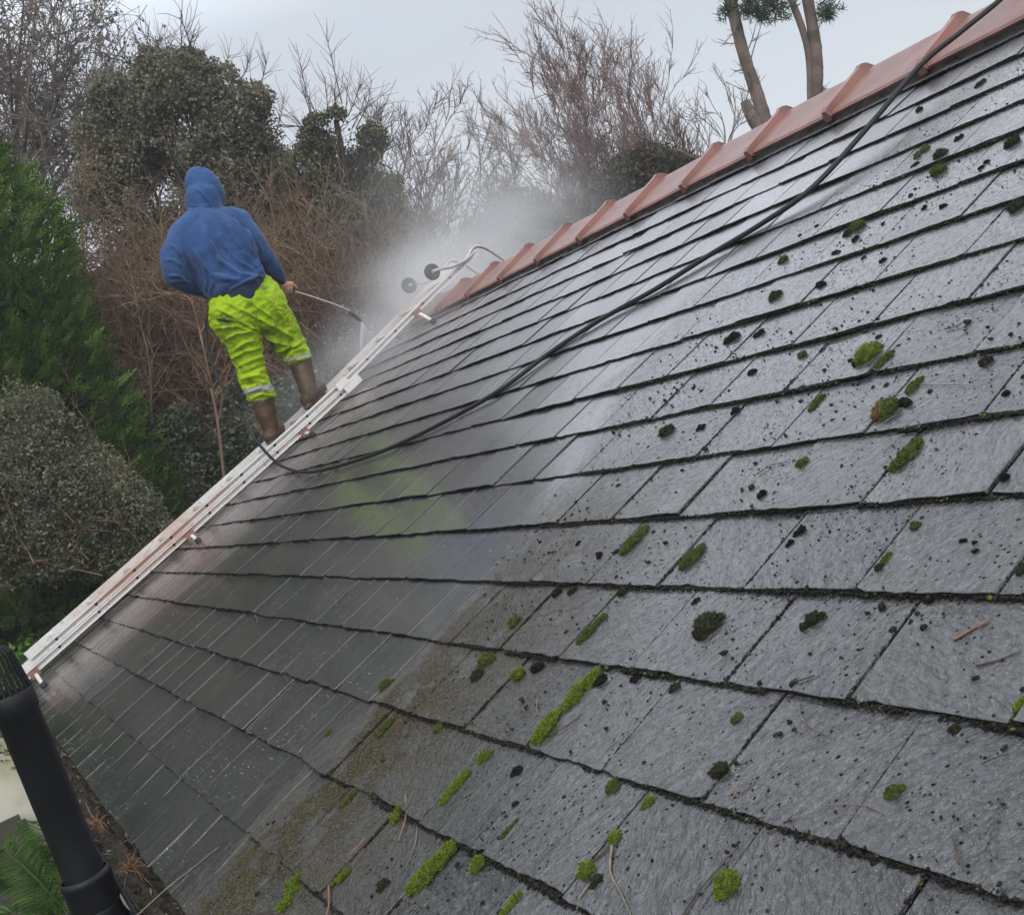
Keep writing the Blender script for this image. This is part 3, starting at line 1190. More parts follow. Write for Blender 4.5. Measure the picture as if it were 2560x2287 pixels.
# hoodie: torso, sleeves and the raised hood grown into one surface
hp = []
fl = (.66, 1, 1)
hp.append(cap_prim(P3(497, 592), P3(575, 566), 60 * s_, 52 * s_, (.80, 1, 1)))               # shoulder yoke
hp.append(cap_prim(P3(520, 612), P3(552, 640), 92 * s_, 92 * s_, fl))
hp.append(cap_prim(P3(535, 636), P3(575, 690), 90 * s_, 80 * s_, fl))
hp.append(cap_prim(P3(572, 680), P3(592, 712, .01), 76 * s_, 68 * s_, (.80, 1, 1)))
hp.append(cap_prim(P3(547, 728), P3(638, 692), 21 * s_, 20 * s_, (2.75, 1, 1)))
hp.append(cap_prim(P3(545, 712), P3(628, 680), 29 * s_, 27 * s_, (2.0, 1, 1)))
hp.append(cap_prim(P3(520, 540, -.02), P3(530, 575), 40 * s_, 56 * s_))                        # neck
hp.append(ell_prim(hd + np.array([.022, .002, -.016]), (.118, 45 * s_, .160), tilt=.08))
hp.append(ell_prim(hd + np.array([-.06, .035, -.012]), (.085, 45 * s_, .122), tilt=.05))
hp.append(cap_prim(P3(507, 500, .02), P3(516, 530), 43 * s_, 43 * s_))
for pts in ([(462, 588, 0, 40), (436, 640, .02, 33), (438, 688, .03, 28)], [(438, 688, .03, 28), (470, 710, -.06, 24), (520, 727, -.23, 18)],
            [(590, 562, 0, 42), (632, 606, .0, 32), (660, 642, -.02, 27)], [(660, 642, -.02, 27), (686, 676, -.08, 20), (702, 700, -.145, 13.5)]):
    for a, b in zip(pts[:-1], pts[1:]):
        hp.append(cap_prim(P3(a[0], a[1], a[2]), P3(b[0], b[1], b[2]), a[3] * s_, b[3] * s_))
me = remeshed(hp, .0065, 7)
folds = [
    ([(505, 545), (520, 600), (552, 655), (600, 690), (640, 690)], .020, 7),
    ([(540, 560), (556, 610), (590, 655), (640, 680)], .014, 5),
    ([(566, 555), (580, 590), (610, 640), (650, 676)], .016, 4.5),
    ([(588, 545), (602, 585), (626, 630), (655, 672)], .012, 4),
    ([(604, 540), (618, 580), (632, 612)], .010, 3.5),
    ([(480, 610), (500, 650), (535, 690), (580, 702), (640, 696)], .016, 8),
    ([(470, 640), (495, 675), (515, 720)], .010, 6),
    ([(508, 660), (518, 700), (515, 738)], .010, 5),
    ([(530, 668), (535, 705), (522, 742)], .008, 4),
    ([(600, 712), (640, 692), (662, 690)], .012, 4),
    ([(560, 735), (610, 705), (650, 700)], .008, 4),
    ([(420, 610), (440, 625), (455, 650)], .010, 5), ([(416, 650), (436, 655), (455, 672)], .010, 5), ([(420, 690), (445, 690), (462, 700)], .012, 4),
    ([(425, 705), (450, 700), (478, 708)], .008, 4),
    ([(640, 600), (655, 625), (664, 650)], .008, 4), ([(668, 630), (676, 645), (682, 662)], .008, 3),
    ([(490, 470), (510, 492), (528, 512)], .010, 3.5), ([(512, 462), (525, 485), (536, 508)], .010, 3.5), ([(528, 462), (538, 480), (545, 500)], .009, 3),
    ([(472, 512), (495, 517), (520, 513)], .004, 3), ([(470, 525), (495, 524), (530, 512)], .005, 3),
    ([(498, 452), (502, 472), (512, 490)], .006, 3),
]
fold(me, folds, noise=((8, .007, (1, 1, .6), 3), (24, .0026, (1, 1, .8), 8)))
c = poly_centres(me)
cp_ = to_px(c)
# the ribbed hem and cuffs: lower rim of the jacket and the sleeve ends
hem_line = 758 + (cp_[:, 0] - 523) * (-58 / 136.)
fi = ((cp_[:, 1] > hem_line - 13) & (cp_[:, 0] > 505) & (cp_[:, 0] < 668)) | (cp_[:, 1] > 694 - (cp_[:, 0] - 700) * .3) & (cp_[:, 0] > 684)
finish(me, 'hoodie', [MAT['hoodie'], MAT['rib']], man, PO, fi.astype(int))

# trousers
tp = []
tp.append(cap_prim(P3(588, 758), P3(648, 738), 62 * s_, 56 * s_, (.66, 1, 1)))
tp.append(ell_prim(P3(590, 785, .02), (.13, 66 * s_, 62 * s_), tilt=.3))
tp.append(ell_prim(P3(658, 765, .02), (.13, 58 * s_, 62 * s_), tilt=.3))
for pts in ([(584, 795, .0, 58), (604, 845, -.02, 46), (620, 894, -.05, 37), (633, 945, -.02, 34), (648, 976, .0, 33), (651, 984, .0, 34)],
            [(668, 772, 0, 52), (705, 828, -.07, 43), (726, 862, -.12, 38), (740, 886, -.10, 34), (743, 892, -.09, 35)]):
    for a, b in zip(pts[:-1], pts[1:]):
        tp.append(cap_prim(P3(a[0], a[1], a[2]), P3(b[0], b[1], b[2]), a[3] * s_, b[3] * s_))
me = remeshed(tp, .006, 5)
folds = [
    ([(540, 770), (580, 790), (620, 815), (660, 836)], .014, 5), ([(560, 755), (600, 775), (650, 800)], .012, 4), ([(600, 745), (640, 765), (690, 800)], .012, 4),
    ([(650, 730), (680, 760), (715, 810)], .010, 4), ([(530, 800), (565, 806), (600, 812)], -.022, 4), ([(545, 820), (590, 812), (640, 835)], .014, 5),
    ([(560, 850), (590, 832), (630, 828)], .012, 4), ([(580, 880), (610, 855), (640, 850)], .012, 5), ([(575, 900), (615, 875), (655, 868)], .014, 5),
    ([(590, 920), (625, 905), (662, 890)], .016, 5), ([(598, 938), (630, 925), (664, 912)], -.014, 4), ([(600, 950), (640, 940), (668, 945)], .016, 5),
    ([(602, 965), (640, 955), (675, 966)], -.014, 4), ([(612, 985), (650, 972), (684, 985)], .012, 4), ([(620, 1000), (655, 985), (690, 990)], .010, 4),
    ([(655, 832), (690, 850), (730, 862)], .014, 5), ([(680, 880), (715, 868), (760, 850)], .014, 5), ([(705, 895), (722, 870), (735, 842)], -.014, 4),
    ([(712, 905), (735, 880), (768, 872)], .014, 4), ([(700, 905), (745, 898), (780, 890)], .010, 4), ([(640, 790), (690, 815), (740, 850)], .014, 5),
]
fold(me, folds, noise=((11, .013, (1, 1, 1.5), 21), (27, .006, (1, 1, 1.5), 25)))
c = poly_centres(me)
cp_ = to_px(c)
fi = np.zeros(len(c), int)
yl = cp_[:, 1] + (cp_[:, 0] - 650) * .22                 # left leg, measured along the shin
left = cp_[:, 0] < 700
fi[left & (yl > 964) & (yl < 982)] = 1
fi[left & (yl > 1000)] = 2
yr = cp_[:, 1] + (cp_[:, 0] - 745) * .25
right = (cp_[:, 0] >= 700) & (cp_[:, 1] > 840)
fi[right & (yr > 888) & (yr < 898)] = 1
fi[right & (yr > 905)] = 2
finish(me, 'trousers', [MAT['hivis'], MAT['band'], MAT['cuff']], man, PO, fi)


def boot(top, mid, ank, heel, toe, r, name):
    pr = [cap_prim(top, mid, r[0], r[1]), cap_prim(mid, ank, r[1], r[2]), cap_prim(ank, heel + (toe - heel) * .25, r[2], .046),
          cap_prim(heel + (toe - heel) * .12, heel + (toe - heel) * .55, .048, .050), cap_prim(heel + (toe - heel) * .5, toe, .050, .040)]
    dn = np.array([0, 0, -.034])
    pr.append(cap_prim(heel + dn + (toe - heel) * .08, toe + dn * .9, .040, .040, (1, 1, .45)))
    hb = heel + dn * 1.25
    pr.append(cap_prim(hb + (toe - heel) * .04, hb + (toe - heel) * .22, .034, .034, (1, 1, .55)))
    me = remeshed(pr, .0065, 3)
    fold(me, [], noise=((11, .0035, (1, 1, 1.5), 40),))
    cz = poly_centres(me)
    d = (toe - heel) / np.linalg.norm(toe - heel)
    sole = cz[:, 2] < (heel[2] - .026 + ((cz - heel) @ d) * d[2])
    finish(me, name, [MAT['boot'], MAT['boot_sole']], man, PO, sole.astype(int))
    return


hL = P3(674, 1094, .06)
boot(P3(652, 985, -.005), P3(667, 1040, .01), P3(677, 1068, .02), hL, hL + np.array([-.17, .125, .035]), (28 * s_, 25 * s_, 20 * s_), 'boot')
hR = P3(764, 1002, .05)
boot(P3(750, 900, -.09), P3(764, 950, -.05), P3(771, 982, .0), hR, hR + np.array([-.13, .165, .05]), (28 * s_, 25 * s_, 20 * s_), 'boot')

# ------------------------------------------------------------------ lance, its spray, the hose
LA = grip
lance = empty('pressure_lance', LA, 'long silver pressure washer lance held out over the ladder', 'lance')
mb = MB()
mb.tube(catmull([gun + (gun - grip) * .1, gun, grip, grip + (bend - grip) * .12], 5), .0125, 10)
mb.build('grip', MAT['rubber'], lance, True, origin=LA)
mb = MB()
mid_ = grip + (bend - grip) * .55 + np.array([0, 0, .006])
mb.tube(catmull([grip + (bend - grip) * .10, mid_, bend, bend + (tip - bend) * .35], 8), .0058, 10)
mb.build('tube', MAT['steel'], lance, True, origin=LA)
mb = MB()
mb.tube([bend + (tip - bend) * .22, bend + (tip - bend) * .30, bend + (tip - bend) * .78, tip], [.009, .0125, .0125, .008], 12)
mb.build('nozzle', MAT['boot_sole'], lance, True, origin=LA)
mb = MB()
gd = np.array([0, 0, -1.0])
mb.tube(catmull([gun - ax * .02, gun - ax * .035 + gd * .06, gun - ax * .05 + gd * .12], 5), [.019] * 10 + [.017], 10)
mb.build('trigger_handle', MAT['rubber'], lance, True, origin=LA)

hosep = [on_n(2560, -66, .075), on_n(2500, 0, .080), on_n(2400, 82, .082), on_n(2300, 165, .075), on_n(2170, 318, .055), on_n(2030, 470, .030),
         on_n(1900, 562, .020), on_n(1770, 640, .019), on_n(1640, 722, .018), on_n(1500, 800, .0175), on_n(1370, 885, .0175), on_n(1250, 975, .0175), on_n(1100, 1060, .0175),
         on_n(950, 1130, .018), on_n(820, 1172, .018), on_n(755, 1180, .022), on_u(705, 1165, -3.62), on_u(672, 1138, -3.83), on_u(640, 1100, -3.97), on_u(600, 1040, -4.08),
         on_u(560, 975, -4.25), on_u(528, 905, -4.38), on_u(516, 840, -4.46), on_u(520, 790, -4.50)]
back_pts = [np.array([hosep[0][0] + .12, RIDGE_V + .45, -.26]), np.array([hosep[0][0] + .06, RIDGE_V + .12, .03])]
hp_ = W(np.array(back_pts + hosep))
hp_ = np.vstack([hp_, gun - ax * .05 + gd * .12])
mb = MB()
mb.tube(catmull(hp_, 7), .0086, 10)
hose_o = hp_[12]
hose = mb.build('hose', MAT['hose'], None, True, origin=hose_o)
hose.location = tuple(hose_o)
tag(hose, 'black pressure washer hose snaking over the ridge and down the wet slates', 'hose')

# spray: the fan of droplets leaving the nozzle
tgt = W(np.array([-4.62, 3.02, .01]))
m = NT('water droplets')
m.set(Base_Color=(.82, .84, .86), Roughness=.25)
m.b.inputs['Transmission Weight'].default_value = .1
m.b.inputs['IOR'].default_value = 1.33
MAT['drops'] = m.m
rs = np.random.default_rng(8)
mb = MB()
fw = tgt - tip
sd = np.cross(fw, [1.0, 0, 0])
sd /= np.linalg.norm(sd)
for i in range(1900):
    t = rs.random() ** .9
    off = sd * rs.uniform(-.10, .10) * t + np.array([1.0, 0, 0]) * rs.normal(0, .012) * (t + .2)
    p = tip + fw * t + off
    d = (fw + off / max(t, .1))
    d /= np.linalg.norm(d)
    ln = rs.uniform(.010, .040)
    mb.tube([p, p + d * ln], [.0022, .0012], 4, caps=False)
for i in range(700):       # splash thrown back off the slates
    a = rs.normal(0, 1, 3) * [.25, .22, .10]
    p = tgt + a + np.array([0, 0, abs(rs.normal(0, .12)) + .03])
    mb.tube([p, p + rs.normal(0, 1, 3) * .004 + [0, 0, .003]], [.0016, .0010], 4, caps=False)
sp = mb.build('water_spray', MAT['drops'], None, origin=tip)
sp.location = tuple(tip)
tag(sp, 'fan of white water droplets leaving the lance tip', 'spray', kind='stuff')

# drifting mist of fine spray round the head of the ladder: one closed volume of uneven density
t = NT('spray mist')
t.t.nodes.remove(t.b)
vol = t.n('VolumePrincipled')
t.t.links.new(vol.outputs[0], t.out.inputs['Volume'])
vol.inputs['Color'].default_value = (.97, .975, .98, 1)
vol.inputs['Anisotropy'].default_value = .2
P = t.obj()


def blob(c, r):
    d = t.vmath('SUBTRACT', P, tuple(c))
    d = t.vmath('DIVIDE', d, tuple(r))
    ln = t.n('VectorMath', operation='LENGTH')
    t.put(ln.inputs[0], d)
    return t.rng(ln.outputs['Value'], 1.0, .0)


MC = at(1100, 700, 9.2)
MIST = [(at(1200, 640, 9.8), (1.8, 1.5, .75), .68), (at(1100, 735, 8.1), (.95, .95, .55), 1.0), (at(950, 860, 7.9), (.75, .8, .42), .55),
        (at(770, 1010, 7.7), (.55, .6, .42), .36), (at(1010, 880, 7.2), (1.0, .95, .30), .50), (at(1130, 765, 7.7), (1.1, .8, .35), .60), (at(1070, 695, 7.45), (.42, .42, .34), .95), (at(1150, 500, 10.4), (1.9, 1.6, 1.0), .15)]
dens = None
for c_, r_, k_ in MIST:
    b_ = t.math('MULTIPLY', blob(np.array(c_) - MC, r_), k_)
    dens = b_ if dens is None else t.math('ADD', dens, b_)
nz = t.noise(P, 1.7, 4, .6, .8)
dens = t.math('MULTIPLY', dens, t.rng(nz, .32, .62, .25, 1.5))
t.put(vol.inputs['Density'], dens)
MAT['mist'] = t.m
mb = MB()
V, Fs = ell_prim((0, 0, 0), (3.4, 3.4, 2.3), seg=32, rings=20)
mb.add(V, Fs)
mist = mb.build('spray_mist', MAT['mist'])
mist.location = tuple(MC)
tag(mist, 'pale drifting mist of fine spray around the head of the ladder', 'mist', kind='stuff')

# ------------------------------------------------------------------ moss, crumbs and litter on the slates
def slate_top(u, v):
    """height of the slate surface at (u, v)"""
    k = np.floor(np.asarray(v) / GAUGE)
    return .0090 - .0090 * (np.asarray(v) / GAUGE - k)


ICO = {}


def ico(sub):
    if sub not in ICO:
        bm = bmesh.new()
        bmesh.ops.create_icosphere(bm, subdivisions=sub, radius=1)
        ICO[sub] = (np.array([v.co[:] for v in bm.verts]), np.array([[v.index for v in f.verts] for f in bm.faces]))
        bm.free()
    return ICO[sub]


def moss_clump(spec, seed):
    """spec: ends (u,v) a and b, half width, height; lumpy cushion bristling with short shoots; returns verts, tris, rnd"""
    a, b, hw, ht, dark = spec
    r_ = np.random.default_rng(seed)
    a, b = np.array(a), np.array(b)
    L_ = np.linalg.norm(b - a)
    nb = max(1, int(round(L_ / (hw * 1.1))) + 1)
    Vs, Ts, Rs = [], [], []
    off = 0
    strip = nb > 1
    lumps = []
    if strip:
        for i in range(nb):
            t = i / (nb - 1)
            w = hw * (.62 + .45 * math.sin(math.pi * (.15 + .75 * (1 - t)))) * r_.uniform(.75, 1.2)
            lumps.append((a + (b - a) * t + r_.normal(0, hw * .16, 2), w, ht * r_.uniform(.7, 1.15)))
            if r_.random() < .5:
                lumps.append((lumps[-1][0] + r_.normal(0, hw * .5, 2) * [1, 1.5], w * r_.uniform(.35, .6), ht * .5))
    elif dark == 'k':
        for i in range(int(r_.integers(6, 11))):
            lumps.append((a + r_.normal(0, hw * .36, 2), hw * r_.uniform(.28, .6), hw * r_.uniform(.3, .75)))
    else:
        lumps.append((a, hw * .95, ht * 1.15))
        for i in range(int(r_.integers(3, 7))):
            lumps.append((a + r_.normal(0, hw * .42, 2) * [.9, 1.1], hw * r_.uniform(.30, .55), ht * r_.uniform(.4, .9)))
    for i, (c, w, hz) in enumerate(lumps):
        S, T = ico(3)
        k = 1 + .46 * (fbm(S + seed * .37 + i, 2.3, seed % 50, 3) - .5) * 2
        el = .62 * L_ / nb if strip else 0
        P_ = S * k[:, None] * [w, w * 1.1 + el * .5, hz]
        P_[:, 2] = np.where(P_[:, 2] < -.15 * hz, -.15 * hz, P_[:, 2])
        z0 = float(slate_top(c[0], c[1]))
        P_ = P_ + [c[0], c[1], z0 - .001]
        Vs.append(P_)
        Ts.append(T + off)
        off += len(P_)
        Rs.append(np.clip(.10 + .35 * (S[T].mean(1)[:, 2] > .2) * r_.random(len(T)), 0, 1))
        # shoots
        n = int(420 * min(1.0, (w / .014)))
        d = r_.normal(0, 1, (n, 3))
        d[:, 2] = np.abs(d[:, 2]) * .9
        d /= np.linalg.norm(d, axis=1, keepdims=True)
        kk = 1 + .46 * (fbm(d + seed * .37 + i, 2.3, seed % 50, 3) - .5) * 2
        p = d * kk[:, None] * [w, w * 1.1 + el * .5, hz] * .97 + [c[0], c[1], z0 - .001]
        sh = r_.uniform(.16, .42, n)[:, None] * min(max(w, .008), .02)
        dd = d * [1, 1, .8] + r_.normal(0, .35, (n, 3)) + [0, 0, .25]
        dd /= np.linalg.norm(dd, axis=1, keepdims=True)
        sx = np.cross(dd, r_.normal(0, 1, (n, 3)))
        sx /= np.linalg.norm(sx, axis=1, keepdims=True) + 1e-9
        wd = .0011
        q_ = np.stack([p - sx * wd, p + sx * wd, p + dd * sh], 1).reshape(-1, 3)
        Vs.append(q_)
        Ts.append(np.arange(3 * n).reshape(-1, 3) + off)
        off += 3 * n
        Rs.append(np.clip(.35 + .65 * r_.random(n), 0, 1))
    return np.vstack(Vs), np.vstack(Ts), np.concatenate(Rs)


# photo positions: (ends in px, half width px, tone)   tone: b bright, m mid green, d dark green, k black, r rust tipped
MOSS = [
    ((1486, 1668), (1404, 1768), 20, 'b'), ((1382, 1786), (1340, 1846), 24, 'b'), ((1203, 1884), None, 19, 'b'), ((1170, 1925), (1098, 2000), 17, 'b'),
    ((983, 2032), None, 18, 'b'), ((1118, 2104), (1024, 2222), 24, 'b'), ((1188, 2149), None, 22, 'b'), ((868, 2172), (838, 2200), 14, 'b'),
    ((729, 2207), None, 24, 'b'), ((706, 2258), None, 20, 'b'), ((1288, 1677), None, 18, 'b'), ((1208, 1646), None, 22, 'm'),
    ((1186, 1683), None, 17, 'd'), ((961, 1710), None, 16, 'm'), ((974, 1788), (942, 1830), 11, 'm'), ((1091, 1814), None, 16, 'm'),
    ((880, 1972), (846, 2010), 13, 'm'), ((1283, 1551), None, 17, 'm'), ((1508, 1532), (1440, 1600), 13, 'm'), ((1524, 1955), None, 20, 'm'),
    ((1530, 2087), None, 18, 'b'), ((1452, 2186), (1474, 2160), 24, 'b'), ((1487, 2196), None, 16, 'd'), ((1288, 2226), (1262, 2256), 16, 'b'),
    ((1252, 2272), None, 14, 'b'), ((1287, 1917), None, 18, 'k'), ((1288, 2046), (1248, 2090), 10, 'm'), ((952, 2207), None, 16, 'd'),
    ((819, 1829), None, 10, 'm'), ((1336, 1661), None, 18, 'k'), ((1495, 1690), None, 19, 'k'), ((1579, 1686), None, 16, 'k'),
    ((1766, 1556), None, 36, 'd'), ((2022, 1538), None, 20, 'd'), ((1834, 1787), None, 16, 'm'), ((1795, 1919), None, 21, 'd'),
    ((1822, 2188), (1806, 2212), 34, 'b'), ((2226, 1973), None, 20, 'm'), ((1680, 1709), None, 15, 'd'), ((2375, 1809), None, 15, 'd'),
    ((2552, 1736), (2544, 1766), 14, 'b'), ((1732, 1493), None, 13, 'k'), ((2321, 1485), None, 17, 'k'), ((1612, 1992), None, 15, 'b'),
    ((2194, 1415), None, 12, 'd'), ((1937, 739), None, 18, 'd'), ((1830, 840), None, 19, 'k'), ((1896, 827), None, 13, 'k'),
    ((2169, 883), None, 32, 'b'), ((2140, 905), None, 18, 'k'), ((2232, 874), (2186, 915), 13, 'm'), ((1877, 924), None, 12, 'k'),
    ((1664, 1075), None, 21, 'd'), ((1750, 1062), None, 12, 'k'), ((2212, 1022), None, 35, 'r'), ((2262, 1000), None, 20, 'k'),
    ((2298, 934), (2266, 974), 16, 'm'), ((2296, 1086), (2226, 1166), 17, 'm'), ((2002, 1153), None, 17, 'm'), ((2052, 980), (2018, 1018), 10, 'm'),
    ((1608, 1312), (1560, 1370), 17, 'm'), ((1748, 1360), (1705, 1408), 17, 'm'), ((1994, 1319), None, 17, 'k'), ((1968, 1350), None, 10, 'k'),
    ((2280, 1306), None, 14, 'm'), ((2222, 1378), (2188, 1418), 10, 'm'), ((2556, 1418), None, 18, 'd'), ((1901, 1231), None, 13, 'k'),
    ((2510, 976), None, 11, 'k'), ((2509, 1189), None, 12, 'k'), ((2000, 879), None, 11, 'm'), ((1833, 1020), None, 12, 'k'),
    ((2457, 895), None, 15, 'd'), ((2403, 1345), None, 9, 'k'), ((2433, 1347), None, 9, 'k'), ((2434, 1370), None, 9, 'k'),
    ((1547, 1470), None, 13, 'd'), ((1937, 1231), None, 8, 'k'), ((2317, 363), (2289, 389), 13, 'm'), ((2351, 386), None, 17, 'd'),
    ((2341, 423), None, 18, 'm'), ((2528, 350), None, 17, 'd'), ((2394, 342), None, 10, 'k'), ((2287, 410), None, 9, 'k'),
    ((2140, 561), None, 18, 'm'), ((2116, 578), None, 12, 'd'), ((2137, 593), None, 11, 'k'), ((1955, 646), None, 13, 'm'),
    ((2048, 709), None, 13, 'k'), ((2536, 509), None, 19, 'd'), ((2454, 200), (2444, 214), 10, 'd'), ((2295, 270), None, 8, 'd'),
    ((2354, 511), None, 9, 'k'), ((2086, 629), None, 8, 'k'), ((2464, 401), None, 8, 'k'), ((2451, 416), None, 8, 'k'),
    ((2304, 515), None, 8, 'k'), ((2202, 646), None, 9, 'k'), ((1492, 1384), None, 13, 'k'), ((1440, 1352), None, 9, 'k'),
    ((1386, 1470), None, 16, 'k'), ((1424, 1466), None, 11, 'd'),
]
SPECIAL = {5: 'longest bright green moss streak, thick at its lower end, near the bottom edge',
           0: 'long bright green moss strip running down a slate joint beside black moss',
           1: 'bright green moss lump with a browned left side just below the long strip',
           32: 'large smooth dark moss dome sitting alone on a bare slate',
           54: 'rust and green tipped moss cushion joined to a black lump by a joint',
           48: 'bright yellow green moss tuft above the rust tipped cushion',
           36: 'bright feathery green moss dome at the bottom of the roof, right of centre',
           57: 'mid green double moss strip in a joint right below the rust tipped cushion'}
TONE = dict(b='bright green', m='olive green', d='dark green', k='blackish', r='rust tipped')
CATM = dict(b='moss_bright', m='moss_mid', d='moss_dark', k='moss_black', r='moss_rust')
recs = []
for i, (a, b, hw, tone) in enumerate(MOSS):
    A = on_n(*a, .012)
    B = on_n(*b, .012) if b else A.copy()
    dist = np.linalg.norm((A + B) / 2 - CAM)
    w = hw / F * dist
    if b:                                       # strips follow the joint: keep the ends on one up-slope line
        um = (A[0] + B[0]) / 2
        A[0] = um + .25 * (A[0] - um)
        B[0] = um + .25 * (B[0] - um)
        ins = w * .6 * np.sign(A[1] - B[1])
        A[1] -= ins
        B[1] += ins
    recs.append([i, A[:2], B[:2], w, tone, bool(b), int(math.floor(min(A[1], B[1]) / GAUGE)) + 1])
ORD = ['first', 'second', 'third', 'fourth', 'fifth', 'sixth', 'seventh', 'eighth', 'ninth', 'tenth', 'eleventh', 'twelfth', 'thirteenth',
       'fourteenth', 'fifteenth', 'sixteenth', 'seventeenth', 'eighteenth', 'nineteenth', 'twentieth']
rows = {}
for r in recs:
    rows.setdefault(r[6], []).append(r)
for k, rr_ in rows.items():
    rr_.sort(key=lambda r: r[1][0])
    for j, r in enumerate(rr_):
        i, A, B, w, tone, strip, course = r
        size = 'tiny' if w < .010 else 'small' if w < .016 else 'large' if w > .026 else 'medium'
        shape = 'joint moss strip' if strip else 'moss tuft'
        pos = 'only' if len(rr_) == 1 else ('leftmost' if j == 0 else 'rightmost' if j == len(rr_) - 1 else ORD[j] + ' from left')
        lab = SPECIAL.get(i) or ('%s %s %s, %s on the %s slate course above gutter' % (size, TONE[tone], shape, pos, ORD[course - 1]))
        ht = w * (.62 if tone == 'k' else .74)
        V, T, Rn = moss_clump((A, B, w, ht, tone), 100 + i)
        org = np.array([(A[0] + B[0]) / 2, (A[1] + B[1]) / 2, 0.0])
        ob = mesh_obj('moss_clump', V - org, T, MAT[CATM[tone]], attrs={'rnd': ('FLOAT', 'FACE', Rn)})
        if tone == 'r':
            ob.data.materials.append(MAT['moss_mid'])
            cz = (V[T].mean(1) - org)
            ob.data.polygons.foreach_set('material_index', ((cz[:, 0] - cz[:, 2] * .4 + cz[:, 1] * .5 + (fbm(cz, 90, 3, 2) - .5) * .03) > -.010).astype(np.int32))
        ob.location = tuple(W(org))
        ob.rotation_euler = (PITCH, 0, 0)
        tag(ob, lab, 'moss', 'moss clumps on the slates')

# joints packed with dirt and moss where the roof has not been washed: irregular strings of crumbs
rj = np.random.default_rng(21)


def crumbs(name, pts, size, seed, mats, squash=.6):
    """many little lumps as one mesh"""
    r_ = np.random.default_rng(seed)
    S, T = ico(1)
    n = len(pts)
    k = 1 + .42 * (r_.random((n, len(S))) - .5) * 2
    sc3 = np.asarray(size)[:, None] * np.stack([r_.uniform(.7, 1.4, n), r_.uniform(.7, 1.5, n), r_.uniform(.5, 1.0, n) * squash], 1)
    V = S[None] * k[..., None] * sc3[:, None]
    an = r_.random(n) * 6.28
    c_, s__ = np.cos(an)[:, None], np.sin(an)[:, None]
    V = np.stack([V[..., 0] * c_ - V[..., 1] * s__, V[..., 0] * s__ + V[..., 1] * c_, V[..., 2]], -1)
    V = V + np.asarray(pts)[:, None]
    Tt = (T[None] + (np.arange(n) * len(S))[:, None, None]).reshape(-1, 3)
    rn = np.repeat(r_.random(n), len(T))
    return V.reshape(-1, 3), Tt, rn


def dirty(u, v):
    b = np.interp(v / 4.0, [0, .3, .36, .46, .55, .61, .67, .75, 1], [.18, .18, .12, -.14, -.16, .02, .24, .34, .42])
    return np.clip((u - b + .02) / .18, 0, 1)


pts, sz = [], []
for k in range(0, 18):                         # along the course edges
    n = 3600
    u = rj.uniform(-.2, 3.0, n)
    v = k * GAUGE + rj.normal(-.0025, .0022, n)
    keep = (fbm(np.stack([u, np.full(n, k * 3.1), u * 0], 1), 5.5, 4, 3) > .40) & (rj.random(n) < dirty(u, v) * .95)
    u, v = u[keep], v[keep]
    pts.append(np.stack([u, v, slate_top(u, v - .002 * 0) * 0 + .001 + rj.uniform(0, .006, len(u))], 1))
    sz.append(rj.uniform(.0009, .0026, len(u)) * (1 + .8 * (vnoise(np.stack([u, u * 0 + k, u * 0], 1), 9, 2) > .66)))
for k in range(0, 18):                         # in the joints
    phase = .74 if k % 2 else .235
    for m in range(-2, 15):
        uj = (m + phase) * SLATE_W
        if uj > 3.4:
            continue
        n = 110
        v = (k + rj.random(n)) * GAUGE
        u = uj + rj.normal(0, .0012, n)
        dens_ = rj.uniform(.15, .85)
        keep = (fbm(np.stack([u * 0 + uj * 7, v * 1.0, v * 0 + k], 1), 16, 6, 2) > .50 - .18 * dens_) & (rj.random(n) < dirty(u, v) * (.35 + .6 * dens_))
        u, v = u[keep], v[keep]
        pts.append(np.stack([u, v, slate_top(u, v) - .001], 1))
        sz.append(rj.uniform(.0009, .0030, len(u)))
pts, sz = np.vstack(pts), np.concatenate(sz)
V, T, Rn = crumbs('joint_dirt', pts, sz, 31, None, .8)
ob = mesh_obj('joint_dirt', V, T, MAT['moss_black'], attrs={'rnd': ('FLOAT', 'FACE', Rn)}, mats=[MAT['moss_mid']])
gsel = (fbm(pts, 3.2, 12, 2) > .58) & (rj.random(len(pts)) < .40)
ob.data.polygons.foreach_set('material_index', np.repeat(gsel, 80).astype(np.int32))
ob.rotation_euler = (PITCH, 0, 0)
tag(ob, 'dark dirt and moss packed in the joints and edges of the unwashed slates', 'dirt', kind='stuff')

# loose crumbs of moss scattered over the unwashed slates
n = 26000
u, v = rj.uniform(-.3, 3.0, n), rj.uniform(.0, 3.35, n)
cl = fbm(np.stack([u, v, u * 0], 1), 3.1, 9, 3)
keep = (cl > .47 - .10 * (v < 1.6)) & (rj.random(n) < dirty(u, v)) & (rj.random(n) < .55)
u, v = u[keep], v[keep]
s_c = np.clip(rj.lognormal(math.log(.0015), .50, len(u)), .0006, .0065)
V, T, Rn = crumbs('crumbs', np.stack([u, v, slate_top(u, v) + s_c * .25], 1), s_c, 37, None, .9)
ob = mesh_obj('moss_crumbs', V, T, MAT['moss_black'], attrs={'rnd': ('FLOAT', 'FACE', Rn)})
ob.rotation_euler = (PITCH, 0, 0)
tag(ob, 'tiny dark moss crumbs scattered over the unwashed slates', 'debris', kind='stuff')

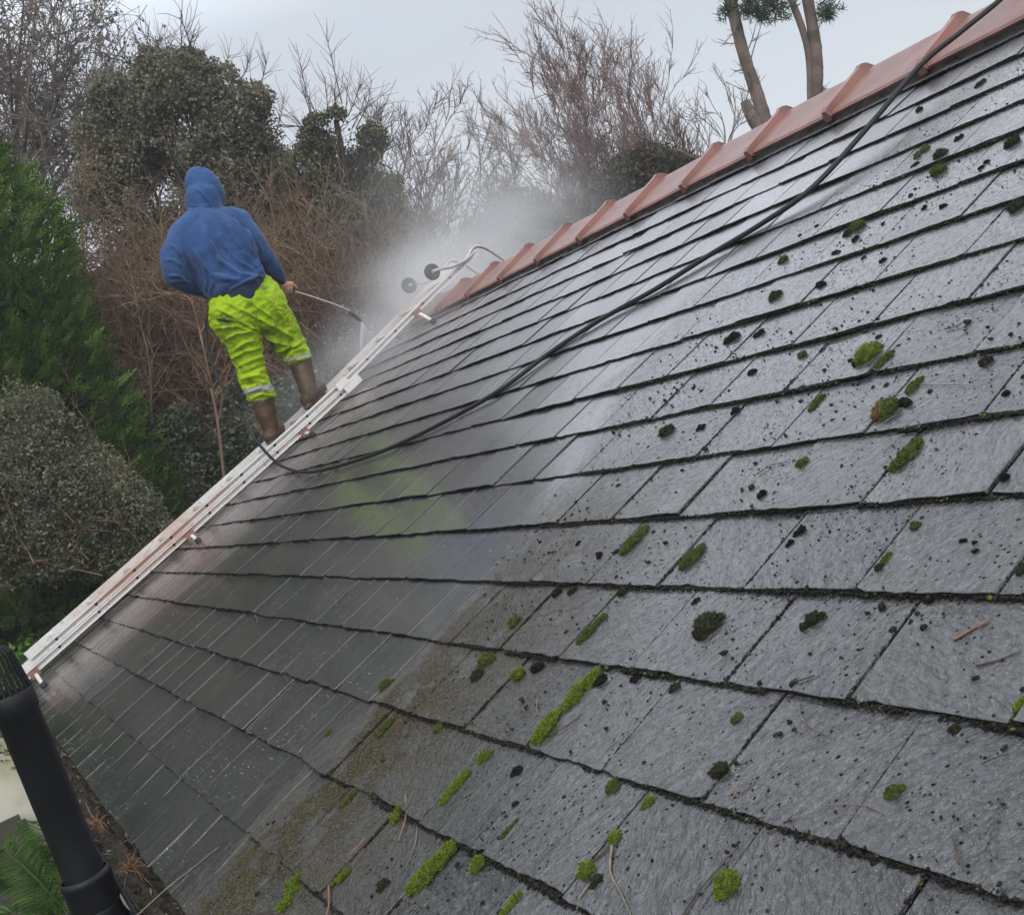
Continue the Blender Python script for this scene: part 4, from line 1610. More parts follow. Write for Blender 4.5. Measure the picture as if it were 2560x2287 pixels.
# fine pale grit and splashed droplets on the washed slates
n = 26000
u, v = rj.uniform(-3.8, .3, n), rj.uniform(.0, 2.4, n)
keep = (rj.random(n) < (1 - dirty(u, v)) * np.clip(1.15 - v * .45, .1, 1)) & (fbm(np.stack([u, v, u * 0], 1), 4, 14, 3) > .37)
u, v = u[keep], v[keep]
s_c = np.clip(rj.lognormal(math.log(.0010), .42, len(u)), .0005, .0028)
V, T, Rn = crumbs('grit', np.stack([u, v, slate_top(u, v)], 1), s_c, 41, None, .6)
m = NT('water beads and grit')
m.set(Base_Color=m.mix(m.attr('rnd').outputs['Fac'], (.10, .10, .10), (.34, .34, .33)), Roughness=.2)
MAT['grit'] = m.m
ob = mesh_obj('water_beads', V, T, MAT['grit'], attrs={'rnd': ('FLOAT', 'FACE', Rn)})
ob.rotation_euler = (PITCH, 0, 0)
tag(ob, 'fine pale grit and water beads splashed over the washed slates', 'water', kind='stuff')

# rivulets: from each joint the water runs on down the middle of the slate below, a raised thread that glints
mb = MB()
for ub_, k, rr_ in beads:
    if ub_ > .25 or k > 8 or ub_ < -4.2 or (k > 6 and ub_ > -1.6):
        continue
    for part in range(2):
        kk = k - part
        if kk < 0 or rj.random() < (.38 if part else .22):
            continue
        va, vb = kk * GAUGE + .001, (kk + 1) * GAUGE - .001
        a0 = va
        if rj.random() < .30:
            a0 += rj.uniform(.02, .09)
        if rj.random() < .35:
            vb -= rj.uniform(.02, .10)
        if vb - a0 < .03:
            continue
        nn = max(4, int((vb - a0) / .016))
        vs = np.linspace(a0, vb, nn)
        uo = ub_ + (.0016 if part == 0 else 0) + np.cumsum(rj.normal(0, .0004, nn))
        w_ = rj.uniform(.0004, .0009) * (1 + .45 * np.sin(np.linspace(0, rj.uniform(6, 22), nn) + rj.random() * 6)) * rj.uniform(.6, 1.2, nn)
        h_ = w_ * .55
        zt = slate_top(0, vs) - (.0014 if part == 0 else 0) + .0002
        V = []
        for i in range(nn):
            for a, b in ((-1, -.2), (-.55, .75), (.15, 1), (.75, .6), (1, -.2)):
                V.append((uo[i] + a * w_[i], vs[i], zt[i] + b * h_[i]))
        Fs = [(i * 5 + j, i * 5 + j + 1, (i + 1) * 5 + j + 1, (i + 1) * 5 + j) for i in range(nn - 1) for j in range(4)]
        mb.add(V, Fs)
m = NT('running water')
m.set(Base_Color=(.06, .06, .06), Roughness=.25)
m.b.inputs['Coat Weight'].default_value = .25
m.b.inputs['Coat Roughness'].default_value = .08
MAT['rill'] = m.m
ob = mb.build('water_rivulets', MAT['rill'], None, True)
ob.rotation_euler = (PITCH, 0, 0)
tag(ob, 'thin glinting threads of water running down the washed slates', 'water', kind='stuff')


# twigs, needles and dead stems lying on the slates: px polylines
def litter(name, pix, wid, mat, label, cat, lift=.004, branches=()):
    P_ = np.array([on_n(x, y, .012 + lift) for x, y in pix])
    zz = slate_top(P_[:, 0], P_[:, 1]) + lift * .6
    P_[:, 2] = np.maximum(zz, zz.mean())
    dist = np.linalg.norm(P_.mean(0) - CAM)
    r = wid / F * dist / 2 * .72
    C_ = catmull(P_, 6)
    m_ = MB()
    m_.tube(C_, np.linspace(r, r * .6, len(C_)), 6)
    for b in branches:
        Q_ = np.array([on_n(x, y, .012 + lift) for x, y in b])
        Q_[:, 2] = slate_top(Q_[:, 0], Q_[:, 1]) + lift
        m_.tube(catmull(Q_, 5), r * .6, 5)
    org = P_.mean(0)
    o_ = m_.build(name, MAT[mat], None, True, origin=org)
    o_.location = tuple(W(org))
    o_.rotation_euler = (PITCH, 0, 0)
    return tag(o_, label, cat, 'litter on the slates')


LIT = [
    ('twig', [(2372, 1585), (2410, 1562), (2462, 1534)], 10, 'needle_brown', 'straight orange brown stick lying on a clean slate near the right edge', 'twig'),
    ('twig', [(2432, 1652), (2490, 1635), (2542, 1613)], 7, 'twig', 'thin black bent twig below the orange brown stick', 'twig'),
    ('stem', [(1980, 1735), (1990, 1775), (2018, 1803), (2060, 1820)], 5, 'needle_pale', 'pale curved stem hanging below the course edge, right of centre', 'stem'),
    ('pine_needle', [(1008, 1982), (1006, 2030), (986, 2092)], 10, 'needle_brown', 'stout orange pine needle bent like a bow near the bottom', 'needle'),
    ('pine_needle', [(904, 2086), (880, 2112), (862, 2132)], 7, 'needle_brown', 'short reddish needle pair left of the orange bow shaped one', 'needle'),
    ('stem', [(1522, 2104), (1518, 2170), (1545, 2225), (1572, 2284)], 11, 'needle_pale', 'long pale brown stem leaning from a moss ball to the bottom edge', 'stem'),
    ('twig', [(1514, 2104), (1478, 2138), (1436, 2150)], 7, 'twig', 'dark twig running left from the moss ball with the pale stem', 'twig'),
    ('twig', [(1480, 2185), (1450, 2225), (1432, 2262)], 7, 'needle_pale', 'greyish twig under the bright moss at the bottom', 'twig'),
    ('stem', [(1032, 2050), (1026, 2100), (1002, 2162)], 4, 'needle_pale', 'thin pale stem right of the orange bow shaped needle', 'stem'),
    ('twig', [(816, 2205), (818, 2250), (808, 2287)], 8, 'needle_brown', 'brown stalk with a knob standing at the bottom left of the moss', 'twig'),
    ('stem', [(1334, 1740), (1336, 1770), (1350, 1792)], 4, 'needle_pale', 'pale hooked stem beside the long bright moss strip', 'stem'),
    ('twig', [(1364, 1832), (1410, 1806), (1450, 1776)], 6, 'twig', 'dark straight twig right of the browned moss lump', 'twig'),
    ('twig', [(1690, 2287), (1740, 2210), (1800, 2140), (1834, 2102)], 8, 'twig', 'long forked dark twig left of the feathery moss dome', 'twig'),
    ('twig', [(1974, 1697), (2002, 1690), (2032, 1680)], 7, 'twig', 'short black twig under the upright dark moss ball', 'twig'),
    ('twig', [(2066, 2005), (2110, 2000), (2160, 2006), (2200, 2024)], 5, 'needle_brown', 'reddish brown twig crossing a joint at the lower right', 'twig'),
    ('twig', [(1822, 1992), (1838, 1964), (1872, 1936)], 5, 'needle_brown', 'small reddish sprig below the dark moss ball by a joint', 'twig'),
    ('twig', [(2442, 1890), (2480, 1872), (2506, 1866)], 5, 'twig', 'thin dark twig on the right edge slate', 'twig'),
    ('stem', [(2285, 952), (2340, 952), (2402, 951)], 3, 'twig', 'fine straight stem right of the olive moss strip', 'stem'),
    ('twig', [(2355, 813), (2385, 805), (2405, 792)], 5, 'twig', 'dark twig beside a black crumb on the upper right slates', 'twig'),
    ('twig', [(1904, 2066), (1940, 2050), (1975, 2030)], 6, 'twig', 'black curled twig caught on a course edge at the bottom', 'twig'),
    ('stem', [(1885, 1176), (1920, 1152), (1962, 1144)], 4, 'twig', 'fine arching dark stem left of an olive moss tuft', 'stem'),
    ('twig', [(2390, 2150), (2384, 2115), (2372, 2080)], 8, 'twig', 'flat grey brown leaf stalk on the lower right slate', 'twig'),
    ('twig', [(600, 2010), (622, 1985), (655, 1952)], 4, 'needle_pale', 'wispy pale stem on the washed slates near the gutter', 'stem'),
    ('twig', [(330, 2287), (420, 2210), (470, 2168), (540, 2110)], 5, 'needle_pale', 'long pale stem poking out of the gutter over the slates', 'stem'),
]
for L_ in LIT:
    litter(*L_)

# rotting leaves and needles filling the gutter
rl = np.random.default_rng(51)
mb = MB()
n = 1500
for i in range(n):
    x = rl.uniform(-4.9, 1.6)
    y = gc[0] + rl.uniform(-.044, .044)
    z = gc[1] - .012 - .020 * (1 - ((y - gc[0]) / .05) ** 2) + rl.uniform(0, .012)
    a = rl.random() * 3.14
    l_, w_ = rl.uniform(.008, .03), rl.uniform(.002, .007)
    d = np.array([math.cos(a), math.sin(a) * .6, rl.normal(0, .25)]) * l_
    s2 = np.array([-math.sin(a), math.cos(a) * .6, rl.normal(0, .3)]) * w_
    p = np.array([x, y, z])
    mb.add([p - d, p + s2, p + d, p - s2], [(0, 1, 2, 3)], int(rl.random() < .16))
xs = np.linspace(-4.95, 4.5, 300)
V, Fs = [], []
for i, x in enumerate(xs):
    for j in range(7):
        y = gc[0] - .047 + .094 * j / 6
        V.append((x, y, gc[1] - .026 + .018 * (vnoise(np.array([[x * 3, y * 40, 0]]), 4, 3)[0] - .5)))
for i in range(299):
    for j in range(6):
        Fs.append((i * 7 + j, (i + 1) * 7 + j, (i + 1) * 7 + j + 1, i * 7 + j + 1))
mb.add(V, Fs, 0)
MAT['rot'] = simple('rotting leaves', (.020, .015, .009), (.055, .042, .022), 60, .45, bump=.5, bscale=120)
ob = mb.build('gutter_debris', MAT['rot'], None, mats=[MAT['needle_pale']])
tag(ob, 'wet rotting leaves and needles filling the gutter', 'debris', kind='stuff')


def needle_tuft(px, py, n, ln, label, seed):
    r_ = np.random.default_rng(seed)
    c_ = wu(px, py, on_n(px, py, -.02)[0]) + np.array([0, 0, .012])
    m_ = MB()
    for i in range(n):
        d = r_.normal(0, 1, 3) * [1, .9, .55]
        d /= np.linalg.norm(d)
        L2 = ln * r_.uniform(.25, 1.0) * (1.5 if i < 3 else .75)
        m_.tube(catmull([c_, c_ + d * L2 * .5 + [0, 0, .008], c_ + d * L2 + r_.normal(0, .008, 3)], 4), np.linspace(.0016, .0008, 9), 5)
    o_ = m_.build('needle_tuft', MAT['needle_brown'], None, origin=c_)
    o_.location = tuple(c_)
    return tag(o_, label, 'debris', 'dead needle tufts in the gutter')


needle_tuft(252, 2070, 34, .07, 'pale brown dead needle tuft on the gutter rim against the vent pipe', 61)
needle_tuft(330, 2185, 30, .10, 'spidery reddish needle tuft at the gutter with long pale legs', 62)

# ------------------------------------------------------------------ trees, shrubs and undergrowth
def unit(a):
    return a / (np.linalg.norm(a, axis=-1, keepdims=True) + 1e-9)


def grow(B, D, L_, K, wob, bias, r_):
    """N stems from bases B along D: points (N, K+1, 3)"""
    N = len(B)
    P_ = np.empty((N, K + 1, 3))
    P_[:, 0] = B
    d = unit(D)
    st = (np.asarray(L_) / K)[:, None]
    bias = np.asarray(bias)
    for k in range(K):
        d = unit(d + r_.normal(0, wob, (N, 3)) + bias)
        P_[:, k + 1] = P_[:, k] + d * st
    return P_


def sprout(P_, n, lo, hi, ang, r_):
    """n child bases and directions along random stems of P_"""
    N, K1, _ = P_.shape
    i = r_.integers(0, N, n)
    t = r_.uniform(lo, hi, n) * (K1 - 1)
    k = np.minimum(t.astype(int), K1 - 2)
    f = (t - k)[:, None]
    a, b = P_[i, k], P_[i, k + 1]
    T = unit(b - a)
    q_ = unit(np.cross(T, r_.normal(0, 1, (n, 3))))
    an = np.asarray(r_.normal(ang, ang * .25, n))[:, None]
    return a + (b - a) * f, unit(T * np.cos(an) + q_ * np.sin(an))


def stems_mesh(chains, sides=3):
    """chains: list of (pts (N,K+1,3), r0, r1)"""
    Vs, Fs, off = [], [], 0
    for P_, r0, r1 in chains:
        N, K1, _ = P_.shape
        T = unit(np.gradient(P_, axis=1))
        ref = np.where(np.abs(T[:, :1, 2:]) > .85, np.array([1.0, 0, 0]), np.array([0, 0, 1.0]))
        a = unit(np.cross(T, ref))
        b = np.cross(T, a)
        r0, r1 = np.broadcast_to(r0, (N,)), np.broadcast_to(r1, (N,))
        tt = np.linspace(0, 1, K1)[None]
        r = r0[:, None] * (1 - tt) + r1[:, None] * tt
        th = 2 * np.pi * np.arange(sides) / sides
        V = P_[:, :, None] + r[..., None, None] * (np.cos(th)[:, None] * a[:, :, None] + np.sin(th)[:, None] * b[:, :, None])
        idx = np.arange(N * K1 * sides).reshape(N, K1, sides)
        nx = np.roll(idx, -1, axis=2)
        f = np.stack([idx[:, :-1], nx[:, :-1], nx[:, 1:], idx[:, 1:]], -1).reshape(-1, 4) + off
        Vs.append(V.reshape(-1, 3))
        Fs.append(f)
        off += N * K1 * sides
    return np.vstack(Vs), np.vstack(Fs)


def leaf_quads(P_, size, r_, up=.5, aspect=.62, D=None):
    """kite shaped leaves at P_"""
    n = len(P_)
    size = np.broadcast_to(size, (n,))[:, None] * r_.uniform(.6, 1.3, (n, 1))
    nr = unit(r_.normal(0, 1, (n, 3)) + np.array([0, 0, up]) * 1.6)
    d = r_.normal(0, 1, (n, 3)) if D is None else D + r_.normal(0, .35, (n, 3))
    d = unit(d - nr * (d * nr).sum(1, keepdims=True))
    s = np.cross(nr, d)
    a = P_ - d * size * .5
    c = P_ + d * size * .5
    m = P_ - d * size * .06 + nr * size * .06
    V = np.stack([a, m + s * size * aspect * .5, c, m - s * size * aspect * .5], 1).reshape(-1, 3)
    return V, np.arange(4 * n).reshape(n, 4)


def crown_pts(blobs, n, r_, shell=.55, clump=1.6, thr=.42, seed=1):
    """points through a crown made of overlapping lumps; holes and clumps from noise"""
    C_ = np.array([b[0] for b in blobs])
    R_ = np.array([b[1] for b in blobs])
    w = R_ ** 2 / (R_ ** 2).sum()
    i = r_.choice(len(blobs), n * 3, p=w)
    d = unit(r_.normal(0, 1, (n * 3, 3)))
    rad = shell + (1 - shell) * r_.random(n * 3) ** .8
    lump = 1 + .35 * (fbm(d * 1.4 + C_[i] * .7, 1.9, seed, 2) - .5) * 2
    P_ = C_[i] + d * (R_[i] * rad * lump)[:, None]
    keep = fbm(P_, clump, seed + 5, 3) > thr + r_.normal(0, .05, n * 3)
    P_ = P_[keep][:n]
    return P_


def pxb(lst, d):
    """lumps given in the photo: (px, py, radius px[, distance])"""
    out = []
    for b in lst:
        dd = b[3] if len(b) > 3 else d
        out.append((at(b[0], b[1], dd), b[2] / F * dd))
    return out


def plant(name, base, label, cat, group=None):
    base = np.asarray(base, float)
    return empty(name, base, label, cat, group), base


def add_stems(root, org, chains, mat, name='branches', sides=3):
    V, Fq = stems_mesh(chains, sides)
    return mesh_obj(name, V - org, Fq, MAT[mat], root)


def add_leaves(root, org, V, Fq, mat, r_, name='foliage'):
    return mesh_obj(name, V - org, Fq, MAT[mat], root, attrs={'rnd': ('FLOAT', 'FACE', r_.random(len(Fq)))})


MAT['conifer'] = foliage('conifer sprays', [(.014, .028, .007), (.042, .088, .016), (.105, .195, .028), (.23, .32, .055)], .5, 1.6)
MAT['cotoneaster'] = foliage('small grey green leaves', [(.070, .078, .046), (.155, .165, .10), (.24, .245, .155), (.36, .34, .23)], .5, 2.2)
MAT['ivy'] = foliage('ivy leaves', [(0.083, 0.081, 0.060), (0.158, 0.153, 0.105), (0.255, 0.240, 0.162), (0.405, 0.352, 0.247)], .4, 1.1)
MAT['scrub_ivy'] = foliage('dull olive brown leaves', [(0.048, 0.048, 0.035), (0.096, 0.093, 0.064), (0.168, 0.152, 0.104), (0.256, 0.224, 0.160)], .5, 1.3)
MAT['ivy_green'] = foliage('fresh ivy leaves', [(.060, .066, .040), (.115, .128, .072), (.18, .19, .11), (.28, .26, .17)], .4, 1.3)
MAT['ground_ivy'] = foliage('grey green undergrowth', [(0.043, 0.053, 0.030), (0.109, 0.139, 0.077), (0.205, 0.253, 0.144), (0.360, 0.384, 0.240)], .45, 2.0)
MAT['dead_leaf'] = foliage('brown hanging leaves', [(.060, .044, .028), (.105, .085, .050), (.16, .125, .080), (.32, .26, .18)], .6, 1.4)
MAT['sparse_leaf'] = foliage('thin grey green leaves', [(0.078, 0.078, 0.062), (0.146, 0.146, 0.113), (0.234, 0.225, 0.176)], .5, 1.0)
MAT['fern'] = foliage('fern frond', [(0.014, 0.040, 0.010), (0.036, 0.094, 0.018), (0.094, 0.200, 0.029), (0.172, 0.300, 0.043)], .4, 3.0)
MAT['laurel'] = foliage('glossy green leaves', [(0.025, 0.064, 0.014), (0.073, 0.182, 0.029), (0.182, 0.346, 0.055), (0.291, 0.473, 0.091)], .3, 3.0)
MAT['needles'] = foliage('pine needles', [(0.020, 0.041, 0.024), (0.050, 0.088, 0.041), (0.101, 0.151, 0.067)], .5, 2.0)


def stem_mat(name, cols, rough=.75):
    t = NT(name)
    P = t.obj()
    c = t.mix(t.rng(t.noise(P, 1.3, 4, .6), .35, .65), cols[0], cols[1])
    c = t.mix(t.math('MULTIPLY', t.rng(t.noise(P, 7, 2), .5, .7), .6), c, cols[2])
    t.set(Base_Color=c, Roughness=rough)
    t.b.inputs['Specular IOR Level'].default_value = .3
    return t.m


MAT['bramble'] = stem_mat('brown bramble stems', [(0.150, 0.090, 0.060), (0.244, 0.160, 0.109), (0.375, 0.263, 0.160)])
MAT['bare_twig'] = stem_mat('grey brown bare twigs', [(0.184, 0.144, 0.125), (0.267, 0.212, 0.184), (0.138, 0.107, 0.092)])
MAT['red_twig'] = stem_mat('reddish bare twigs', [(0.211, 0.141, 0.123), (0.282, 0.202, 0.176), (0.150, 0.106, 0.091)])


def on_ground(p):
    return np.array([p[0], p[1], float(terrain(p[0], p[1]))])


# --- columnar conifer at the left edge
r_ = np.random.default_rng(101)
edge = [(-140, 120), (-40, 300), (60, 430), (150, 560), (215, 690), (262, 800), (318, 920), (372, 1060), (428, 1180), (462, 1290), (455, 1400)]
DC = 9.7
edW = np.array([at(x, y, DC) for x, y in edge])
RCN = 1.25
axis_xy = edW[:, :2].copy()
lft = unit(np.array([RC.T[0] @ [0, 0, 0], 0, 0]) + W(RC.T @ np.array([-1.0, .36, 0])) )[:2]
ctr = edW + np.array([lft[0], lft[1], 0]) * RCN
cx_, cy_ = np.polyfit(ctr[:, 2], ctr[:, 0], 1), np.polyfit(ctr[:, 2], ctr[:, 1], 1)
zz = np.linspace(-.8, edW[0, 2] + .3, 40)
root, org = plant('conifer_tree', on_ground([np.polyval(cx_, -.9), np.polyval(cy_, -.9)]), 'bright green columnar conifer with feathery sprays at the left edge', 'tree')
n = 15000
z = r_.uniform(-.9, edW[0, 2] + .2, n)
th = r_.random(n) * 2 * np.pi
edge_r = np.interp(z, edW[::-1, 2], np.linalg.norm((edW - np.stack([np.polyval(cx_, edW[:, 2]), np.polyval(cy_, edW[:, 2]), edW[:, 2]], 1))[:, :2], axis=1)[::-1])
dirh = np.stack([np.cos(th), np.sin(th), 0 * th], 1)
lum = fbm(np.stack([np.cos(th) * 1.3, np.sin(th) * 1.3, z * .9], 1), 1.7, 3, 3)
rad = edge_r * (1 + .30 * (lum - .5)) - .05 - .30 * r_.random(n) ** 2.0
P0 = np.stack([np.polyval(cx_, z), np.polyval(cy_, z), z], 1) + dirh * rad[:, None]
D0 = unit(dirh + np.array([0, 0, .55]) + r_.normal(0, .35, (n, 3)))
# each spray: a flat fan of nine narrow leaflets along a short stalk
sl = r_.uniform(.09, .19, n)
nrm = unit(np.cross(D0, r_.normal(0, 1, (n, 3))))
sd_ = np.cross(nrm, D0)
lv, lf = [], []
Vall, rnd_all = [], []
for j in range(11):
    t = .1 + .9 * (j // 2) / 5.0
    sgn = 0 if j == 10 else (1 if j % 2 else -1)
    b = P0 + D0 * (sl * t)[:, None] - D0 * (sl * .4)[:, None]
    ld = unit(D0 * .9 + sd_ * sgn * .75 + r_.normal(0, .12, (n, 3)))
    ll = (sl * (.42 - .20 * t) * (1.6 if sgn == 0 else 1.0))[:, None]
    w_ = np.cross(nrm, ld) * (sl * .055)[:, None]
    Vall.append(np.stack([b, b + ld * ll * .5 + w_, b + ld * ll, b + ld * ll * .5 - w_], 1))
V = np.stack(Vall, 1).reshape(-1, 3)
Fq = np.arange(len(V)).reshape(-1, 4)
rn = np.repeat(r_.random(n) * .75, 11) + r_.random(n * 11) * .25
mesh_obj('foliage', V - org, Fq, MAT['conifer'], root, attrs={'rnd': ('FLOAT', 'FACE', rn)})
nb = 260
z = r_.uniform(-.8, edW[0, 2], nb)
th = r_.random(nb) * 2 * np.pi
Bs = np.stack([np.polyval(cx_, z), np.polyval(cy_, z), z], 1)
Br = grow(Bs, np.stack([np.cos(th), np.sin(th), .5 + 0 * th], 1), np.full(nb, 1.05), 5, .1, (0, 0, .06), r_)
trunk = np.stack([np.polyval(cx_, zz), np.polyval(cy_, zz), zz], 1)[None]
add_stems(root, org, [(trunk, .12, .03), (Br, .016, .004)], 'bark_dark', 'trunk', 6)
# inner dead sprays so that no sky shows through the middle
P_ = np.stack([np.polyval(cx_, (z2 := r_.uniform(-.9, edW[0, 2], 20000))), np.polyval(cy_, z2), z2], 1)
dd = unit(r_.normal(0, 1, (20000, 3)) * [1, 1, .1])
P_ = P_ + dd * r_.uniform(.2, .98, 20000)[:, None]
V, Fq = leaf_quads(P_, .16, r_, .1, .6)
add_leaves(root, org, V, Fq, 'conifer', r_, 'inner_foliage')
# the row goes on out of the photo: the washed slates near the gutter mirror it
for k, (x, y, sc3, rot) in enumerate(((-7.9, -2.0, 1.0, 1.1), (-7.2, -4.3, 1.05, 2.3), (-5.3, -6.0, .95, 4.0), (-2.6, -6.9, 1.1, 5.2))):
    cp = root.copy()
    COL.objects.link(cp)
    cp.location = (x, y, float(terrain(x, y)) - .05)
    cp.rotation_euler = (0, 0, rot)
    cp.scale = (sc3, sc3, sc3)
    cp['label'] = ['first', 'second', 'third', 'fourth'][k] + ' conifer of the row leading away left of the garden wall'
    cp['group'] = 'conifers in a row'
    for ch in list(root.children):
        c = ch.copy()
        COL.objects.link(c)
        c.parent = cp

# --- spreading small leaved shrub in front of it
r_ = np.random.default_rng(102)
bl = pxb([(30, 1090, 120), (120, 1190, 140), (30, 1260, 140), (220, 1235, 120), (320, 1270, 85), (380, 1330, 60), (150, 1340, 110), (270, 1370, 80), (20, 1380, 90), (90, 1040, 70), (340, 1370, 55)], 8.7)
root, org = plant('cotoneaster_shrub', on_ground(at(120, 1400, 8.9)), 'spreading grey green shrub with tiny leaves below the conifer', 'shrub')
P_ = crown_pts(bl, 60000, r_, .50, 3.0, .36, 5)
V, Fq = leaf_quads(P_, .027, r_, .5, .60)
add_leaves(root, org, V, Fq, 'cotoneaster', r_)
cen = np.mean([b[0] for b in bl], 0)
nb = 80
Bs = np.array([cen + r_.normal(0, .16, 3) + [0, 0, -.35] for _ in range(nb)])
tg = P_[r_.integers(0, len(P_), nb)]
Br = grow(Bs, tg - Bs + [0, 0, .3], np.linalg.norm(tg - Bs, axis=1) * 1.12, 7, .14, (0, 0, -.03), r_)
c1, d1 = sprout(Br, 700, .4, 1, .7, r_)
Br2 = grow(c1, d1, r_.uniform(.08, .25, 700), 3, .15, (0, 0, -.05), r_)
add_stems(root, org, [(Br, .006, .002), (Br2, .0024, .0012)], 'bramble')

# --- glossy leaves in the dark corner beneath it
r_ = np.random.default_rng(103)
for px, py, rp, lab in ((60, 1650, 62, 'glossy green leafy sprig behind the vent pipe cage'), (175, 1585, 40, 'small green sprig under the shrub beside the ladder foot')):
    b = pxb([(px, py, rp), (px - 40, py + 30, rp * .7)], 7.9)
    root, org = plant('laurel_sprig', b[0][0] + np.array([0, 0, -.3]), lab, 'plant')
    P_ = crown_pts(b, 240, r_, .2, 4, .3, 7)
    V, Fq = leaf_quads(P_, .062, r_, .8, .45)
    add_leaves(root, org, V, Fq, 'laurel', r_)
    Bs = np.repeat((b[0][0] + np.array([0, 0, -.3]))[None], 14, 0)
    Br = grow(Bs, P_[:14] - Bs, np.linalg.norm(P_[:14] - Bs, axis=1), 4, .08, (0, 0, .02), r_)
    add_stems(root, org, [(Br, .005, .002)], 'bramble')


def ivy_tree(name, lab, blobs, d, n, size, mat, seed, base_px, cat='tree', thr=.40, clump=1.7, sprigs=(), up=.4, nbr=120, shell=.5):
    r_ = np.random.default_rng(seed)
    bl = pxb(blobs, d)
    base = on_ground(at(base_px[0], base_px[1], d + .2))
    root, org = plant(name, base, lab, cat)
    P_ = crown_pts(bl, n, r_, shell, clump, thr, seed)
    V, Fq = leaf_quads(P_, size, r_, up, .8)
    add_leaves(root, org, V, Fq, mat, r_)
    # trunk, limbs to every lump, and twigs through the crown
    top = max(bl, key=lambda b: b[0][2])[0]
    tr = catmull([base, base * .6 + top * .4 + r_.normal(0, .15, 3), top], 8)[None]
    li = []
    for c, rr in bl:
        s0 = tr[0][int(r_.integers(4, 10))]
        li.append(catmull([s0, (s0 + c) / 2 + r_.normal(0, .12, 3) + [0, 0, .1], c], 5))
    li = np.array(li)
    c1, d1 = sprout(li, nbr, .4, 1, .8, r_)
    b1 = grow(c1, d1 + [0, 0, .3], r_.uniform(.5, 1.1, nbr) * np.mean([b[1] for b in bl]) * 1.6, 6, .18, (0, 0, .05), r_)
    c2, d2 = sprout(b1, nbr * 7, .3, 1, .7, r_)
    b2 = grow(c2, d2, r_.uniform(.15, .5, nbr * 7), 4, .16, (0, 0, .05), r_)
    ch = [(tr, .11, .03), (li, .035, .012), (b1, .010, .004), (b2, .0045, .002)]
    add_stems(root, org, ch, 'bark_dark', 'trunk', 4)
    if len(sprigs):
        sp_ = []
        for a, b in sprigs:
            A_, B_ = at(*a, d), at(*b, d)
            mid = (A_ + B_) / 2 + r_.normal(0, .04 * np.linalg.norm(B_ - A_), 3)
            sp_.append(catmull([A_, mid, B_], 5))
        sp_ = np.array(sp_)
        c2, d2 = sprout(sp_, len(sp_) * 12, .25, 1, .7, r_)
        s2 = grow(c2, d2, r_.uniform(.08, .35, len(c2)), 4, .12, (0, 0, .06), r_)
        add_stems(root, org, [(sp_, .009, .003), (s2, .0035, .0016)], 'bare_twig', 'bare_twigs')
    return root, org, P_


ivy_tree('ivy_clad_tree', 'tall rounded ivy covered tree above and behind the worker', [
    (440, 330, 150), (330, 290, 105), (560, 310, 110), (620, 330, 70), (300, 410, 95), (600, 430, 110), (450, 220, 95), (390, 190, 60), (540, 220, 70), (470, 480, 170), (330, 520, 110), (640, 250, 45), (270, 240, 55), (590, 560, 120), (235, 340, 60), (690, 420, 60), (250, 470, 80), (715, 500, 70), (660, 350, 45), (370, 150, 35), (480, 160, 40)],
    13.0, 115000, .037, 'ivy', 201, (450, 900), thr=.43, clump=1.9, sprigs=[
        ((290, 150), (248, 20)), ((300, 160), (235, 100)), ((365, 130), (374, 52)), ((365, 130), (330, 82)), ((370, 140), (405, 98)), ((455, 140), (452, 70)), ((470, 130), (480, 92)),
        ((320, 150), (292, 88)), ((500, 150), (512, 120)), ((600, 200), (620, 142)), ((650, 210), (668, 150)), ((420, 150), (415, 110)), ((560, 170), (575, 140)), ((690, 330), (710, 240)), ((270, 180), (240, 120))])
ivy_tree('ivy_clad_tree', 'smaller green ivy covered tree with bare twigs on top, right of the tall one', [
    (800, 370, 60), (850, 400, 75), (900, 380, 55), (770, 440, 75), (930, 350, 40), (880, 480, 95), (800, 540, 110), (930, 520, 70), (970, 590, 85), (870, 620, 130), (740, 590, 90), (1010, 660, 75), (790, 320, 36), (840, 300, 34), (735, 520, 80), (960, 470, 50), (1040, 620, 70)],
    12.4, 68000, .036, 'ivy_green', 202, (850, 900), thr=.45, clump=2.2, sprigs=[
        ((790, 330), (740, 110)), ((780, 300), (750, 200)), ((855, 260), (815, 88)), ((850, 300), (840, 190)), ((870, 290), (900, 215)), ((880, 300), (962, 232)), ((890, 320), (930, 200)),
        ((820, 320), (812, 190)), ((800, 340), (770, 240)), ((900, 330), (975, 250)), ((860, 300), (868, 200)), ((830, 300), (855, 215)), ((930, 340), (985, 300)), ((910, 340), (950, 280)), ((780, 350), (735, 290)), ((880, 320), (915, 240))])
ivy_tree('ivy_mound', 'dark ivy mound at the foot of the bare tree behind the ridge', [
    (1640, 425, 70), (1580, 455, 70), (1690, 425, 42), (1500, 520, 55), (1620, 385, 32), (1722, 402, 22)], 13.8, 11000, .042, 'scrub_ivy', 203, (1560, 700), 'bush', thr=.36, clump=2.4, nbr=50)
ivy_tree('evergreen_bush', 'dim round bush half lost in the spray mist behind the ridge', [
    (1300, 560, 95), (1220, 610, 80), (1390, 600, 70), (1130, 670, 55)], 13.5, 12000, .045, 'scrub_ivy', 204, (1300, 800), 'bush', thr=.36, clump=2.4, nbr=50)

